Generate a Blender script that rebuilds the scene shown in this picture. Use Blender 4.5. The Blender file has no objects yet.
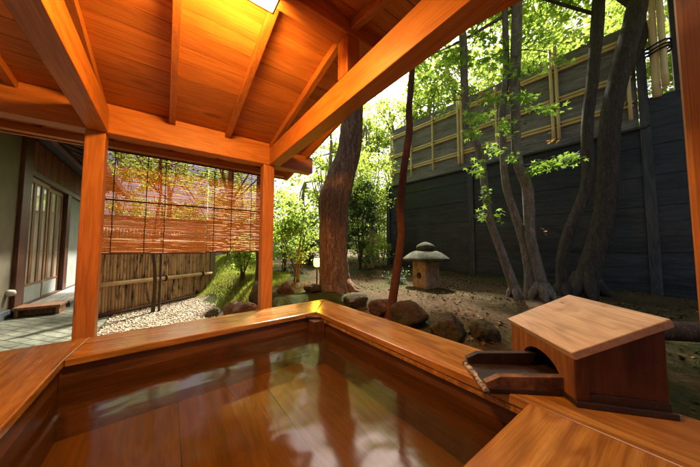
import bpy, bmesh, math, random
import numpy as np
from mathutils import Vector, Matrix, noise as nz_
R = math.radians
rnd = random.Random(7)
C = bpy.context.scene.collection
sc = bpy.context.scene

# ------------------------------------------------------------------ camera, sky, sun, exposure
CAMZ = 1.0
cam = bpy.data.cameras.new('camera'); camo = bpy.data.objects.new('camera', cam); C.objects.link(camo)
cam.sensor_width = 36; cam.lens = 250 / 700 * 36; cam.clip_start = 0.02; cam.clip_end = 500
PITCH = math.atan(15 / 250); YAW = R(36.2)
camo.location = (0, 0, CAMZ); camo.rotation_euler = (R(90) + PITCH, 0, -YAW)
sc.camera = camo

SUN_EL, SUN_AZ = R(54), R(42)        # azimuth measured clockwise from +Y
w = bpy.data.worlds.new('World'); sc.world = w; w.use_nodes = True
nt = w.node_tree; bg = nt.nodes['Background']
sky = nt.nodes.new('ShaderNodeTexSky'); sky.sky_type = 'NISHITA'; sky.sun_disc = False
sky.sun_elevation = SUN_EL; sky.sun_rotation = SUN_AZ; sky.air_density = 0.7; sky.dust_density = 9.0; sky.ozone_density = 1.0
nt.links.new(sky.outputs[0], bg.inputs[0]); bg.inputs[1].default_value = 0.08
sl = bpy.data.lights.new('sun', 'SUN'); sl.energy = 5.0; sl.angle = R(3); sl.color = (1, .95, .86)
so = bpy.data.objects.new('sun', sl); C.objects.link(so)
so.rotation_euler = Vector((math.sin(SUN_AZ) * math.cos(SUN_EL), math.cos(SUN_AZ) * math.cos(SUN_EL), math.sin(SUN_EL))).to_track_quat('Z', 'Y').to_euler()
sc.view_settings.view_transform = 'Standard'; sc.view_settings.look = 'None'
sc.view_settings.gamma = 1.0; sc.view_settings.use_curve_mapping = False
sc.view_settings.exposure = 1.72
sc.cycles.max_bounces = 8; sc.cycles.diffuse_bounces = 4; sc.cycles.glossy_bounces = 4
sc.cycles.transmission_bounces = 6; sc.cycles.transparent_max_bounces = 12
sc.cycles.sample_clamp_indirect = 12.0
sc.cycles.use_denoising = True

fwd = Vector((math.sin(YAW) * math.cos(PITCH), math.cos(YAW) * math.cos(PITCH), math.sin(PITCH)))
rgt = Vector((math.cos(YAW), -math.sin(YAW), 0)); upv = rgt.cross(fwd)
def at(px, py, depth):
    """world point seen at a 700x467 photo pixel, at a given horizontal distance from the camera"""
    d = fwd * 250 + rgt * (px - 350) - upv * (py - 233.5)
    k = depth / (d.x * math.sin(YAW) + d.y * math.cos(YAW))
    return Vector((0, 0, CAMZ)) + d * k

# ------------------------------------------------------------------ materials
def newmat(name):
    m = bpy.data.materials.new(name); m.use_nodes = True
    t = m.node_tree; b = t.nodes['Principled BSDF']
    return m, t, b
def N(t, k, **kw):
    n = t.nodes.new(k)
    for a, v in kw.items():
        if a in n.inputs: n.inputs[a].default_value = v
        else: setattr(n, a, v)
    return n
def ramp(t, fac, cols):
    r = t.nodes.new('ShaderNodeValToRGB'); e = r.color_ramp.elements
    while len(e) < len(cols): e.new(0.5)
    for i, (p, c) in enumerate(cols):
        e[i].position = p; e[i].color = (*c, 1)
    t.links.new(fac, r.inputs[0]); return r
def mix(t, a, b, f, mode='MIX'):
    m = t.nodes.new('ShaderNodeMix'); m.data_type = 'RGBA'; m.blend_type = mode
    for s, v in ((6, a), (7, b), (0, f)):
        if isinstance(v, (float, int)): m.inputs[s].default_value = v
        elif isinstance(v, tuple): m.inputs[s].default_value = (*v, 1)
        else: t.links.new(v, m.inputs[s])
    return m.outputs[2]
def math_(t, op, a, b=0.0):
    m = t.nodes.new('ShaderNodeMath'); m.operation = op
    for i, v in enumerate((a, b)):
        if isinstance(v, (float, int)): m.inputs[i].default_value = v
        else: t.links.new(v, m.inputs[i])
    return m.outputs[0]
def coords(t, scale=(1, 1, 1), loc=(0, 0, 0), src='Object'):
    c = t.nodes.new('ShaderNodeTexCoord'); mp = t.nodes.new('ShaderNodeMapping')
    mp.inputs['Scale'].default_value = scale; mp.inputs['Location'].default_value = loc
    t.links.new(c.outputs[src], mp.inputs[0]); return mp.outputs[0]
def island(t):
    g = t.nodes.new('ShaderNodeNewGeometry'); return g.outputs['Random Per Island']
def bump(t, b, h, strength=.3, dist=.01):
    n = t.nodes.new('ShaderNodeBump'); n.inputs['Strength'].default_value = strength; n.inputs['Distance'].default_value = dist
    t.links.new(h, n.inputs['Height']); t.links.new(n.outputs[0], b.inputs['Normal']); return n

def wood(name, dark, mid, light, axis='X', rough=.5, knots=True, tint=.18, grain=26, bumps=.15, wear=None, coat=0, spec=.5, stain=None, kn=1.7):
    """long-grained timber: grain runs along `axis` of the object"""
    m, t, b = newmat(name)
    s = {'X': (.9, grain, grain), 'Y': (grain, .9, grain), 'Z': (grain, grain, .9)}[axis]
    k = {'X': (.35, 2.6, 2.6), 'Y': (2.6, .35, 2.6), 'Z': (2.6, 2.6, .35)}[axis]
    isl = island(t)
    off = t.nodes.new('ShaderNodeVectorMath'); off.operation = 'SCALE'; off.inputs[0].default_value = (7.3, 11.1, 5.7)
    t.links.new(isl, off.inputs['Scale'])
    def shifted(sc_):
        a = t.nodes.new('ShaderNodeVectorMath'); a.operation = 'ADD'
        t.links.new(coords(t, sc_), a.inputs[0]); t.links.new(off.outputs[0], a.inputs[1]); return a.outputs[0]
    vb = shifted(k)
    broad = N(t, 'ShaderNodeTexNoise', Scale=1.6, Detail=3.0, Roughness=.5, Distortion=.6); t.links.new(vb, broad.inputs[0])
    # growth rings: sine over broad noise and position
    rings = math_(t, 'SINE', math_(t, 'MULTIPLY', broad.outputs[0], 75.0))
    fine = N(t, 'ShaderNodeTexNoise', Scale=1.0, Detail=6.0, Roughness=.65, Distortion=.15); t.links.new(shifted(s), fine.inputs[0])
    f = math_(t, 'ADD', math_(t, 'MULTIPLY', rings, .10), fine.outputs[0])
    col = ramp(t, f, [(.30, dark), (.5, mid), (.72, light)]).outputs[0]
    if knots:
        v = N(t, 'ShaderNodeTexVoronoi', Scale=kn); 
        kk = {'X': (.7, 2, 2), 'Y': (2, .7, 2), 'Z': (2, 2, .7)}[axis]
        t.links.new(shifted(kk), v.inputs[0])
        kr = ramp(t, v.outputs['Distance'], [(.0, (1, 1, 1)), (.06, (1, 1, 1)), (.12, (0, 0, 0))]).outputs[0]
        col = mix(t, col, tuple(c * .45 for c in dark), math_(t, 'MULTIPLY', kr, .75))
    pv = {'X': (4, 210, 210), 'Y': (210, 4, 210), 'Z': (210, 210, 4)}[axis]
    pore = N(t, 'ShaderNodeTexNoise', Scale=1.0, Detail=3.0, Roughness=.6); t.links.new(shifted(pv), pore.inputs[0])
    col = mix(t, col, ramp(t, pore.outputs[0], [(.36, (.62, .55, .5)), (.55, (1, 1, 1))]).outputs[0], .55, 'MULTIPLY')
    blot = N(t, 'ShaderNodeTexNoise', Scale=2.3, Detail=4.0); t.links.new(coords(t), blot.inputs[0])
    col = mix(t, col, ramp(t, blot.outputs[0], [(.35, (.80, .76, .72)), (.6, (1, 1, 1))]).outputs[0], .7, 'MULTIPLY')
    # board to board difference
    hs = t.nodes.new('ShaderNodeHueSaturation'); t.links.new(col, hs.inputs['Color'])
    t.links.new(math_(t, 'ADD', math_(t, 'MULTIPLY', isl, tint * 2), 1 - tint), hs.inputs['Value'])
    col = hs.outputs[0]
    if stain:
        sn = N(t, 'ShaderNodeTexNoise', Scale=stain[1], Detail=6.0, Roughness=.6); t.links.new(coords(t), sn.inputs[0])
        col = mix(t, col, stain[0], ramp(t, sn.outputs[0], [(stain[2], (0, 0, 0)), (stain[2] + .18, (1, 1, 1))]).outputs[0])
    t.links.new(col, b.inputs['Base Color'])
    rn = math_(t, 'ADD', math_(t, 'MULTIPLY', fine.outputs[0], .3), rough - .15); t.links.new(rn, b.inputs['Roughness'])
    b.inputs['Coat Weight'].default_value = coat; b.inputs['Coat Roughness'].default_value = .12
    b.inputs['Specular IOR Level'].default_value = spec
    bump(t, b, f, bumps, .004)
    return m

def noisy(name, cols, scale=4, detail=6, rough=.85, bumps=.4, bdist=.02, bscale=None, src='Object', stretch=(1, 1, 1), isl=0, spec=.3):
    m, t, b = newmat(name)
    n = N(t, 'ShaderNodeTexNoise', Scale=scale, Detail=float(detail), Roughness=.6); v = coords(t, stretch, src=src); t.links.new(v, n.inputs[0])
    col = ramp(t, n.outputs[0], cols).outputs[0]
    if isl:
        hs = t.nodes.new('ShaderNodeHueSaturation'); t.links.new(col, hs.inputs['Color'])
        t.links.new(math_(t, 'ADD', math_(t, 'MULTIPLY', island(t), isl * 2), 1 - isl), hs.inputs['Value']); col = hs.outputs[0]
    t.links.new(col, b.inputs['Base Color']); b.inputs['Roughness'].default_value = rough
    b.inputs['Specular IOR Level'].default_value = spec
    n2 = N(t, 'ShaderNodeTexNoise', Scale=bscale or scale * 5, Detail=8.0, Roughness=.65); t.links.new(v, n2.inputs[0])
    bump(t, b, n2.outputs[0], bumps, bdist)
    return m

CD, CM, CL = (.48, .165, .030), (.58, .215, .040), (.64, .265, .06)
cedar = {a: wood('cedar_' + a.lower(), CD, CM, CL, a, rough=.5, bumps=.12) for a in 'XYZ'}
ceil_mat = wood('ceiling_cedar', (.50, .175, .030), (.60, .225, .040), (.66, .275, .06), 'X', rough=.6, tint=.2, bumps=.2, grain=20)
rim = {a: wood('rim_' + a.lower(), (.30, .135, .03), (.45, .22, .048), (.56, .31, .085), a, rough=.26, bumps=.14, coat=.35, tint=.08, grain=17, stain=((.30, .12, .04), 2.2, .52)) for a in 'XY'}
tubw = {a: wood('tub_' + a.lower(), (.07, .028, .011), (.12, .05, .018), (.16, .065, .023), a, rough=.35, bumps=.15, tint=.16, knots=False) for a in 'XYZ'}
tubfloor = wood('tub_floor', (.15, .088, .018), (.21, .125, .026), (.26, .155, .036), 'Y', rough=.5, knots=False, tint=.08, grain=12)
boxw = wood('box_side', (.05, .018, .010), (.095, .032, .016), (.135, .048, .022), 'Z', rough=.5, tint=.1, stain=((.05, .02, .012), 5, .55))  # shade of the dark corner is put into the side colour
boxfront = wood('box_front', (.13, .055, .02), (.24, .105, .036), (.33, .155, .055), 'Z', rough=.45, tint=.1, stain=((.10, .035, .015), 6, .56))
lidw = wood('box_lid', (.46, .36, .26), (.58, .47, .35), (.66, .56, .43), 'X', rough=.6, tint=.05, grain=16, bumps=.2, kn=6.5, stain=((.36, .25, .16), 7, .54))  # weathered tan, paled to stand for daylight falling on the lid
chutew = wood('chute_wood', (.10, .045, .025), (.25, .12, .06), (.34, .18, .10), 'X', rough=.6, tint=.3, knots=False, stain=((.04, .02, .015), 12, .5))
wetblack = noisy('wet_black_wood', [(.3, (.012, .007, .005)), (.7, (.05, .025, .015))], 14, rough=.35, spec=.5)
crust = noisy('mineral_crust', [(.42, (.07, .04, .035)), (.52, (.35, .30, .29)), (.7, (.62, .56, .55))], 38, rough=.7, bumps=.8, bdist=.006)
darkwood = {a: wood('dark_wood_' + a.lower(), (.045, .016, .008), (.10, .035, .016), (.15, .055, .025), a, rough=.5, tint=.15) for a in 'XYZ'}
fence_low = wood('charred_board', (.012, .0135, .0145), (.025, .029, .032), (.045, .050, .054), 'Y', rough=.55, knots=False, tint=.25, grain=9, bumps=.3, stain=((.055, .06, .05), .9, .58))
fence_up = wood('weathered_board', (.145, .145, .15), (.235, .235, .24), (.33, .325, .33), 'Y', rough=.7, knots=False, tint=.15, grain=9, bumps=.3)
fence_post = wood('fence_post', (.03, .032, .034), (.06, .062, .065), (.10, .10, .10), 'Z', rough=.7, knots=False)
deckw = wood('grey_deck', (.22, .22, .19), (.34, .34, .30), (.44, .44, .40), 'Y', rough=.7, knots=False, grain=14)
def bamboo_mat(name, c1, c2, node_c, tone=.12, axis=2, rough=.45, dirt=None):
    m, t, b = newmat(name)
    n = N(t, 'ShaderNodeTexNoise', Scale=1.0, Detail=5.0); s = [22, 22, 22]; s[axis] = 1.5; t.links.new(coords(t, tuple(s)), n.inputs[0])
    col = ramp(t, n.outputs[0], [(.3, c1), (.7, c2)]).outputs[0]
    if dirt:
        n2 = N(t, 'ShaderNodeTexNoise', Scale=1.0, Detail=6.0, Roughness=.7); s2 = [16, 16, 16]; s2[axis] = 3.2; t.links.new(coords(t, tuple(s2)), n2.inputs[0])
        col = mix(t, col, dirt[0], ramp(t, n2.outputs[0], [(dirt[1], (0, 0, 0)), (dirt[1] + .12, (1, 1, 1))]).outputs[0])
    hs = t.nodes.new('ShaderNodeHueSaturation'); t.links.new(col, hs.inputs['Color'])
    t.links.new(math_(t, 'ADD', math_(t, 'MULTIPLY', island(t), tone * 2), 1 - tone), hs.inputs['Value'])
    t.links.new(hs.outputs[0], b.inputs['Base Color']); b.inputs['Roughness'].default_value = rough
    bump(t, b, n.outputs[0], .15, .003)
    return m
bam_new = bamboo_mat('bamboo_yellow', (.76, .57, .24), (.86, .70, .38), (.3, .2, .1))
bam_old = bamboo_mat('bamboo_weathered', (.34, .205, .105), (.54, .36, .20), (.1, .07, .04), tone=.25, rough=.65, dirt=((.045, .03, .02), .50))
bam_rail = bamboo_mat('bamboo_rail_skin', (.42, .27, .13), (.56, .40, .22), (.1, .07, .04), tone=.1, rough=.5, axis=1)
reed, t, b = newmat('blind_reed')
n = N(t, 'ShaderNodeTexNoise', Scale=1.0, Detail=4.0); t.links.new(coords(t, (3, 30, 90)), n.inputs[0])
hs = t.nodes.new('ShaderNodeHueSaturation'); t.links.new(ramp(t, n.outputs[0], [(.3, (.52, .22, .08)), (.7, (.70, .36, .15))]).outputs[0], hs.inputs['Color'])
t.links.new(math_(t, 'ADD', math_(t, 'MULTIPLY', island(t), .4), .8), hs.inputs['Value'])
t.links.new(hs.outputs[0], b.inputs['Base Color']); b.inputs['Roughness'].default_value = .6
cordm = noisy('black_cord', [(.3, (.012, .01, .01)), (.7, (.03, .025, .02))], 60, rough=.9)
plaster = noisy('ochre_plaster', [(.3, (.12, .10, .065)), (.7, (.165, .14, .09))], 3, rough=.95, bumps=.25, bdist=.004, bscale=90)
plaster2 = noisy('grey_plaster', [(.3, (.26, .28, .26)), (.7, (.34, .36, .33))], 3, rough=.9, bumps=.15, bdist=.004, bscale=70)
pinkwall = noisy('pale_plaster', [(.3, (.62, .50, .44)), (.7, (.72, .60, .54))], 2, rough=.95, bumps=.15, bscale=60)
foundm = noisy('blue_grey_mortar', [(.3, (.06, .075, .085)), (.7, (.11, .13, .145))], 6, rough=.9)
concretem = noisy('mossy_stone', [(.35, (.03, .036, .016)), (.5, (.06, .062, .03)), (.7, (.12, .105, .065))], 9, rough=.95, bumps=.6, bdist=.012, bscale=50)
lanternbox = noisy('tan_stone', [(.3, (.15, .10, .055)), (.5, (.27, .19, .11)), (.7, (.36, .27, .17))], 11, rough=.9, bumps=.5, bdist=.006, bscale=70)
rockm = noisy('garden_rock', [(.3, (.035, .022, .015)), (.47, (.095, .052, .034)), (.58, (.15, .09, .06)), (.75, (.07, .065, .03))], 6, rough=.85, bumps=1.0, bdist=.05, bscale=22)
rockmoss = noisy('mossy_rock', [(.3, (.03, .03, .012)), (.46, (.075, .048, .03)), (.56, (.05, .055, .018)), (.75, (.12, .09, .055))], 7, rough=.9, bumps=1.0, bdist=.05, bscale=24)
black = noisy('dark_metal', [(.3, (.01, .01, .01)), (.7, (.02, .02, .02))], 20, rough=.5)
shingle = noisy('roof_shingle', [(.3, (.05, .04, .035)), (.7, (.10, .085, .07))], 8, rough=.9)
whiteplastic = noisy('white_plastic', [(.3, (.55, .52, .45)), (.7, (.62, .58, .5))], 20, rough=.4)

def bark(name, c0, c1, c2, sc_=16, stretch=.22, bumps=1.0, dist=.02, lichen=None, lth=.6):
    m, t, b = newmat(name)
    v = coords(t, (1, 1, stretch))
    n = N(t, 'ShaderNodeTexNoise', Scale=sc_ * 1.0, Detail=8.0, Roughness=.7, Distortion=.4); t.links.new(v, n.inputs[0])
    vo = N(t, 'ShaderNodeTexVoronoi', Scale=sc_ * 1.7); vo.feature = 'DISTANCE_TO_EDGE'
    a = t.nodes.new('ShaderNodeVectorMath'); a.operation = 'ADD'; sclv = t.nodes.new('ShaderNodeVectorMath'); sclv.operation = 'SCALE'; sclv.inputs['Scale'].default_value = .22
    t.links.new(n.outputs[1], sclv.inputs[0]); t.links.new(v, a.inputs[0]); t.links.new(sclv.outputs[0], a.inputs[1]); t.links.new(a.outputs[0], vo.inputs[0])
    e = ramp(t, vo.outputs[0], [(.0, (.08, .08, .08)), (.09, (.65, .65, .65)), (.35, (1, 1, 1))]).outputs[0]
    f = math_(t, 'MULTIPLY', math_(t, 'ADD', math_(t, 'MULTIPLY', n.outputs[0], .9), .15), math_(t, 'ADD', math_(t, 'MULTIPLY', e, .55), .45))
    col = ramp(t, f, [(.18, c0), (.42, c1), (.66, c2)]).outputs[0]
    if lichen:
        n3 = N(t, 'ShaderNodeTexNoise', Scale=3.5, Detail=7.0, Roughness=.7); t.links.new(coords(t), n3.inputs[0])
        col = mix(t, col, lichen, ramp(t, n3.outputs[0], [(lth - .06, (0, 0, 0)), (lth + .06, (1, 1, 1))]).outputs[0])
    t.links.new(col, b.inputs['Base Color']); b.inputs['Roughness'].default_value = .9; b.inputs['Specular IOR Level'].default_value = .2
    bump(t, b, f, bumps, dist)
    return m
bark_big = bark('pine_bark', (.06, .03, .018), (.27, .145, .085), (.48, .31, .2), 17, .13, 1.0, .035)
bark_red = bark('red_bark', (.05, .018, .012), (.12, .045, .025), (.18, .075, .04), 26, .3, .7, .02)
bark_dark = bark('dark_bark', (.03, .022, .016), (.085, .065, .05), (.16, .13, .10), 22, .25, .9, .025, (.10, .10, .055), .64)
bark_pale = bark('pale_bark', (.06, .045, .03), (.21, .17, .125), (.38, .33, .26), 20, .3, .7, .02, (.13, .15, .08), .62)
bark_bg = bark('far_bark', (.10, .07, .045), (.25, .19, .12), (.40, .33, .23), 14, .3, .4, .01)
bark_dk2 = bark('slim_dark_bark', (.02, .013, .01), (.06, .04, .025), (.12, .08, .05), 26, .3, .5, .008)

def leafmat(name, c1, c2, trans, tw=.65):
    m, t, b = newmat(name); out = t.nodes['Material Output']
    isl = island(t)
    n = N(t, 'ShaderNodeTexNoise', Scale=1.3, Detail=2.0); t.links.new(coords(t), n.inputs[0])
    f = math_(t, 'ADD', math_(t, 'MULTIPLY', isl, .6), math_(t, 'MULTIPLY', n.outputs[0], .4))
    col = ramp(t, f, [(.1, c1), (.8, c2)]).outputs[0]
    t.links.new(col, b.inputs['Base Color']); b.inputs['Roughness'].default_value = .45; b.inputs['Specular IOR Level'].default_value = .35
    tr = t.nodes.new('ShaderNodeBsdfTranslucent'); t.links.new(mix(t, col, trans, .65), tr.inputs[0])
    ms = t.nodes.new('ShaderNodeMixShader'); ms.inputs[0].default_value = tw
    t.links.new(b.outputs[0], ms.inputs[1]); t.links.new(tr.outputs[0], ms.inputs[2]); t.links.new(ms.outputs[0], out.inputs[0])
    return m
leaf_bright = leafmat('bright_leaf', (.08, .13, .014), (.17, .26, .035), (.62, .78, .12))
leaf_mid = leafmat('mid_leaf', (.05, .10, .012), (.12, .20, .03), (.50, .66, .09))
leaf_deep = leafmat('deep_leaf', (.022, .05, .012), (.05, .10, .025), (.10, .18, .03), .4)
leaf_maple = leafmat('maple_leaf', (.06, .13, .015), (.13, .24, .03), (.45, .68, .08))
leaf_orange = leafmat('orange_leaf', (.35, .16, .04), (.50, .28, .07), (.6, .3, .08))
grassm = leafmat('grass_blade', (.10, .14, .014), (.20, .24, .03), (.45, .50, .06), .5)
littercol, t, b = newmat('fallen_leaf')
t.links.new(ramp(t, island(t), [(0, (.05, .028, .012)), (.5, (.12, .07, .03)), (.85, (.13, .085, .035)), (.985, (.24, .18, .09))]).outputs[0], b.inputs['Base Color']); b.inputs['Roughness'].default_value = 1.0; b.inputs['Specular IOR Level'].default_value = .05
pebm, t, b = newmat('pebble_grey_tan')
t.links.new(ramp(t, island(t), [(0, (.13, .09, .05)), (.4, (.26, .195, .12)), (.8, (.38, .30, .20)), (1, (.52, .45, .34))]).outputs[0], b.inputs['Base Color']); b.inputs['Roughness'].default_value = .75

# ------------------------------------------------------------------ mesh helpers
def tag(o, label=None, cat=None, group=None, kind=None):
    if label: o['label'] = label
    if cat: o['category'] = cat
    if group: o['group'] = group
    if kind: o['kind'] = kind
    return o
def empty(name, loc=(0, 0, 0), label=None, cat=None, group=None, rot=0):
    o = bpy.data.objects.new(name, None); C.objects.link(o); o.location = loc; o.rotation_euler = (0, 0, rot)
    o.empty_display_size = .1
    return tag(o, label, cat, group)
def wloc(o):
    v = Vector((0, 0, 0))
    while o is not None: v += o.location; o = o.parent
    return v
class MB:
    """collects shapes, then links them as one mesh object"""
    def __init__(s): s.v = []; s.f = []
    def add(s, vs, fs):
        k = len(s.v); s.v += [tuple(p) for p in vs]; s.f += [[i + k for i in f] for f in fs]; return s
    def box(s, x0, x1, y0, y1, z0, z1, M=None):
        vs = [Vector((x, y, z)) for z in (z0, z1) for y in (y0, y1) for x in (x0, x1)]
        if M is not None: vs = [M @ p for p in vs]
        return s.add(vs, [(0, 2, 3, 1), (4, 5, 7, 6), (0, 1, 5, 4), (2, 6, 7, 3), (0, 4, 6, 2), (1, 3, 7, 5)])
    def hexa(s, bottom, top):
        """four bottom points (counter-clockwise from above) and four top points"""
        return s.add(list(bottom) + list(top), [(3, 2, 1, 0), (4, 5, 6, 7), (0, 1, 5, 4), (1, 2, 6, 5), (2, 3, 7, 6), (3, 0, 4, 7)])
    def prism(s, outline, d):
        """outline: 3D points of a planar polygon, d: extrusion vector"""
        n = len(outline); d = Vector(d); a = [Vector(p) for p in outline]; b = [p + d for p in a]
        return s.add(a + b, [list(range(n))[::-1], list(range(n, 2 * n))] + [(i, (i + 1) % n, n + (i + 1) % n, n + i) for i in range(n)])
    def tube(s, pts, rad, n=10, jit=0, rj=None, cap=True, seed=1, lobes=0):
        rj = rj or rnd; pts = [Vector(p) for p in pts]; m = len(pts)
        if isinstance(rad, (int, float)): rad = [rad] * m
        ref = Vector((0, 0, 1)) if abs((pts[-1] - pts[0]).normalized().z) < .9 else Vector((1, 0, 0))
        vs = []
        for i, p in enumerate(pts):
            tg = (pts[min(i + 1, m - 1)] - pts[max(i - 1, 0)]).normalized()
            a = tg.cross(ref).normalized(); c = tg.cross(a)
            for k in range(n):
                th = 2 * math.pi * k / n
                r = rad[i] * (1 + (rj.uniform(-jit, jit) if jit else 0))
                if lobes: r *= 1 + lobes * (math.sin(th * 5 + i * .05) * .6 + math.sin(th * 9 + 1.3 + i * .11) * .5)
                vs.append(p + a * math.cos(th) * r + c * math.sin(th) * r)
        fs = [(i * n + k, i * n + (k + 1) % n, (i + 1) * n + (k + 1) % n, (i + 1) * n + k) for i in range(m - 1) for k in range(n)]
        if cap: fs += [list(range(n))[::-1], [(m - 1) * n + k for k in range(n)]]
        return s.add(vs, fs)
    def lathe(s, prof, c=(0, 0, 0), n=24, ell=(1, 1), rot=0):
        vs = []
        for r, z in prof:
            for k in range(n):
                th = 2 * math.pi * k / n + rot; vs.append((c[0] + r * ell[0] * math.cos(th), c[1] + r * ell[1] * math.sin(th), c[2] + z))
        m = len(prof)
        fs = [(i * n + k, i * n + (k + 1) % n, (i + 1) * n + (k + 1) % n, (i + 1) * n + k) for i in range(m - 1) for k in range(n)]
        fs += [list(range(n))[::-1], [(m - 1) * n + k for k in range(n)]]
        return s.add(vs, fs)
    def build(s, name, mat, parent=None, bevel=0, smooth=False, local=False):
        me = bpy.data.meshes.new(name)
        off = Vector((0, 0, 0)) if local or parent is None else wloc(parent)
        me.from_pydata([(p[0] - off.x, p[1] - off.y, p[2] - off.z) for p in s.v], [], s.f); me.update()
        if smooth: me.polygons.foreach_set('use_smooth', [True] * len(me.polygons))
        me.materials.append(mat)
        o = bpy.data.objects.new(name, me); C.objects.link(o); o.parent = parent
        if bevel:
            md = o.modifiers.new('bevel', 'BEVEL'); md.width = bevel; md.segments = 2; md.limit_method = 'ANGLE'; md.angle_limit = R(40)
        return o
def np_mesh(name, verts, faces_flat, nper, mat, parent=None, smooth=False, off=None):
    """fast mesh from arrays: verts (n,3), faces (m,nper)"""
    if parent is not None:
        o_ = wloc(parent); verts = verts - np.array([o_.x, o_.y, o_.z])
    me = bpy.data.meshes.new(name); nf = len(faces_flat)
    me.vertices.add(len(verts)); me.vertices.foreach_set('co', verts.astype(np.float32).ravel())
    me.loops.add(nf * nper); me.loops.foreach_set('vertex_index', faces_flat.astype(np.int32).ravel())
    me.polygons.add(nf); me.polygons.foreach_set('loop_start', np.arange(0, nf * nper, nper, dtype=np.int32))
    if smooth: me.polygons.foreach_set('use_smooth', np.ones(nf, dtype=bool))
    me.update(calc_edges=True); me.materials.append(mat)
    o = bpy.data.objects.new(name, me); C.objects.link(o); o.parent = parent
    return o
def catmull(pts, sub=5):
    out = []; P = [pts[0]] + list(pts) + [pts[-1]]
    for i in range(1, len(P) - 2):
        for k in range(sub):
            u = k / sub
            out.append(tuple(.5 * (2 * P[i][j] + (P[i + 1][j] - P[i - 1][j]) * u + (2 * P[i - 1][j] - 5 * P[i][j] + 4 * P[i + 1][j] - P[i + 2][j]) * u * u + (-P[i - 1][j] + 3 * P[i][j] - 3 * P[i + 1][j] + P[i + 2][j]) * u ** 3) for j in range(len(pts[0]))))
    out.append(tuple(pts[-1])); return out

def frames(rg, n, up=.6):
    """random leaf frames: long axis d, width axis w, normal"""
    nrm = rg.normal(size=(n, 3)); nrm[:, 2] = np.abs(nrm[:, 2]) + up; nrm /= np.linalg.norm(nrm, axis=1)[:, None]
    d = rg.normal(size=(n, 3)); d -= (d * nrm).sum(1)[:, None] * nrm; d /= np.linalg.norm(d, axis=1)[:, None]
    wv = np.cross(nrm, d); return d, wv, nrm
def leaf_mesh(name, cen, size, mat, parent=None, seed=1, up=.6, width=.32, shape='oval'):
    rg = np.random.RandomState(seed); n = len(cen); d, wv, nr = frames(rg, n, up)
    s = (size * rg.uniform(.6, 1.25, n))[:, None]
    if shape == 'oval':
        V = np.stack([cen - d * s * .5, cen + wv * s * width + nr * s * .08 - d * s * .02, cen + d * s * .5 - nr * s * .1, cen - wv * s * width + nr * s * .08 - d * s * .02], 1)
        F = np.array([[0, 1, 2], [0, 2, 3]]); k = 4
    else:   # five pointed leaf
        ang = np.array([90, 118, 150, 175, 215, 270, 325, 5, 30, 62]) * math.pi / 180
        ra = np.array([1.0, .34, .82, .28, .55, .14, .55, .28, .82, .34]) * .55
        V = np.stack([cen + nr * 0] + [cen + (d * math.sin(a) + wv * math.cos(a)) * s * r - nr * s * r * r * .35 for a, r in zip(ang, ra)], 1)
        F = np.array([[0, 1 + i, 1 + (i + 1) % 10] for i in range(10)]); k = 11
    faces = (F[None] + (np.arange(n) * k)[:, None, None]).reshape(-1, 3)
    return np_mesh(name, V.reshape(-1, 3), faces, 3, mat, parent)
def clump_points(rg, centers, radii, per, flat=.6):
    out = []
    for c, r in zip(centers, radii):
        p = rg.normal(size=(per, 3)) * r * .5; p[:, 2] *= flat; out.append(p + np.array(c))
    return np.concatenate(out)
def crown_clumps(rg, lobes, n, cr):
    """clump centres spread over the shells of several ellipsoid lobes (centre, radii)"""
    cs = []; rs = []
    wts = np.array([l[1][0] * l[1][1] for l in lobes]); wts = wts / wts.sum()
    for _ in range(n):
        c, r = lobes[rg.choice(len(lobes), p=wts)]
        v = rg.normal(size=3); v /= np.linalg.norm(v); q = rg.uniform(.45, 1.05)
        cs.append(np.array(c) + v * np.array(r) * q); rs.append(cr * rg.uniform(.6, 1.35))
    return cs, rs

# ------------------------------------------------------------------ terrain
def sst(a, b, x):
    t_ = np.clip((x - a) / (b - a), 0, 1); return t_ * t_ * (3 - 2 * t_)
def ground(x, y, rough=True):
    x = np.asarray(x, float); y = np.asarray(y, float)
    edge = .45 + .10 * np.sin(y * 1.7) + .05 * np.sin(y * 4.1 + 1)
    h = np.clip(.30 + .036 * y, .2, .56) * sst(edge + .05, edge + .75, x)
    h = h + sst(6.2, 8.0, y) * .30 * sst(.2, 1.6, x - .12 * (y - 6)) * (1 - sst(1.3, 2.5, x))
    if rough:
        k = sst(.9, 1.8, x)
        h = h + k * (.022 * np.sin(x * 3.1 + y * 1.3) * np.cos(y * 2.7 - x) + .012 * np.sin(x * 8 + 2 * y) * np.sin(y * 7.3 - x))
    # hollow for the tub
    tub = sst(1.72, 1.52, x) * sst(2.72, 2.5, y)
    right_side = sst(1.5, 1.72, x)
    h = h * (1 - sst(1.72, 1.5, x) * sst(2.9, 2.6, y)) - .35 * tub * sst(-1.1, -.85, x) * sst(-.6, -.2, y)
    return h
def gz(x, y): return float(ground(x, y))
def grid_obj(name, xs, ys, mat, kind='structure', dz=0, keep=None):
    X, Y = np.meshgrid(xs, ys); Z = ground(X, Y) + dz
    V = np.stack([X, Y, Z], -1).reshape(-1, 3); nx, ny = len(xs), len(ys)
    i, j = np.meshgrid(np.arange(nx - 1), np.arange(ny - 1)); a = (j * nx + i).ravel()
    F = np.stack([a, a + 1, a + nx + 1, a + nx], 1)
    if keep is not None:
        cx = V[F].mean(1); F = F[keep(cx[:, 0], cx[:, 1])]
    o = np_mesh(name, V, F, 4, mat, None, True); o['kind'] = kind; return o
gm, t, b = newmat('garden_soil')
v = coords(t)
n1 = N(t, 'ShaderNodeTexNoise', Scale=1.1, Detail=5.0); t.links.new(v, n1.inputs[0])
n2 = N(t, 'ShaderNodeTexNoise', Scale=26.0, Detail=8.0, Roughness=.75); t.links.new(v, n2.inputs[0])
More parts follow.
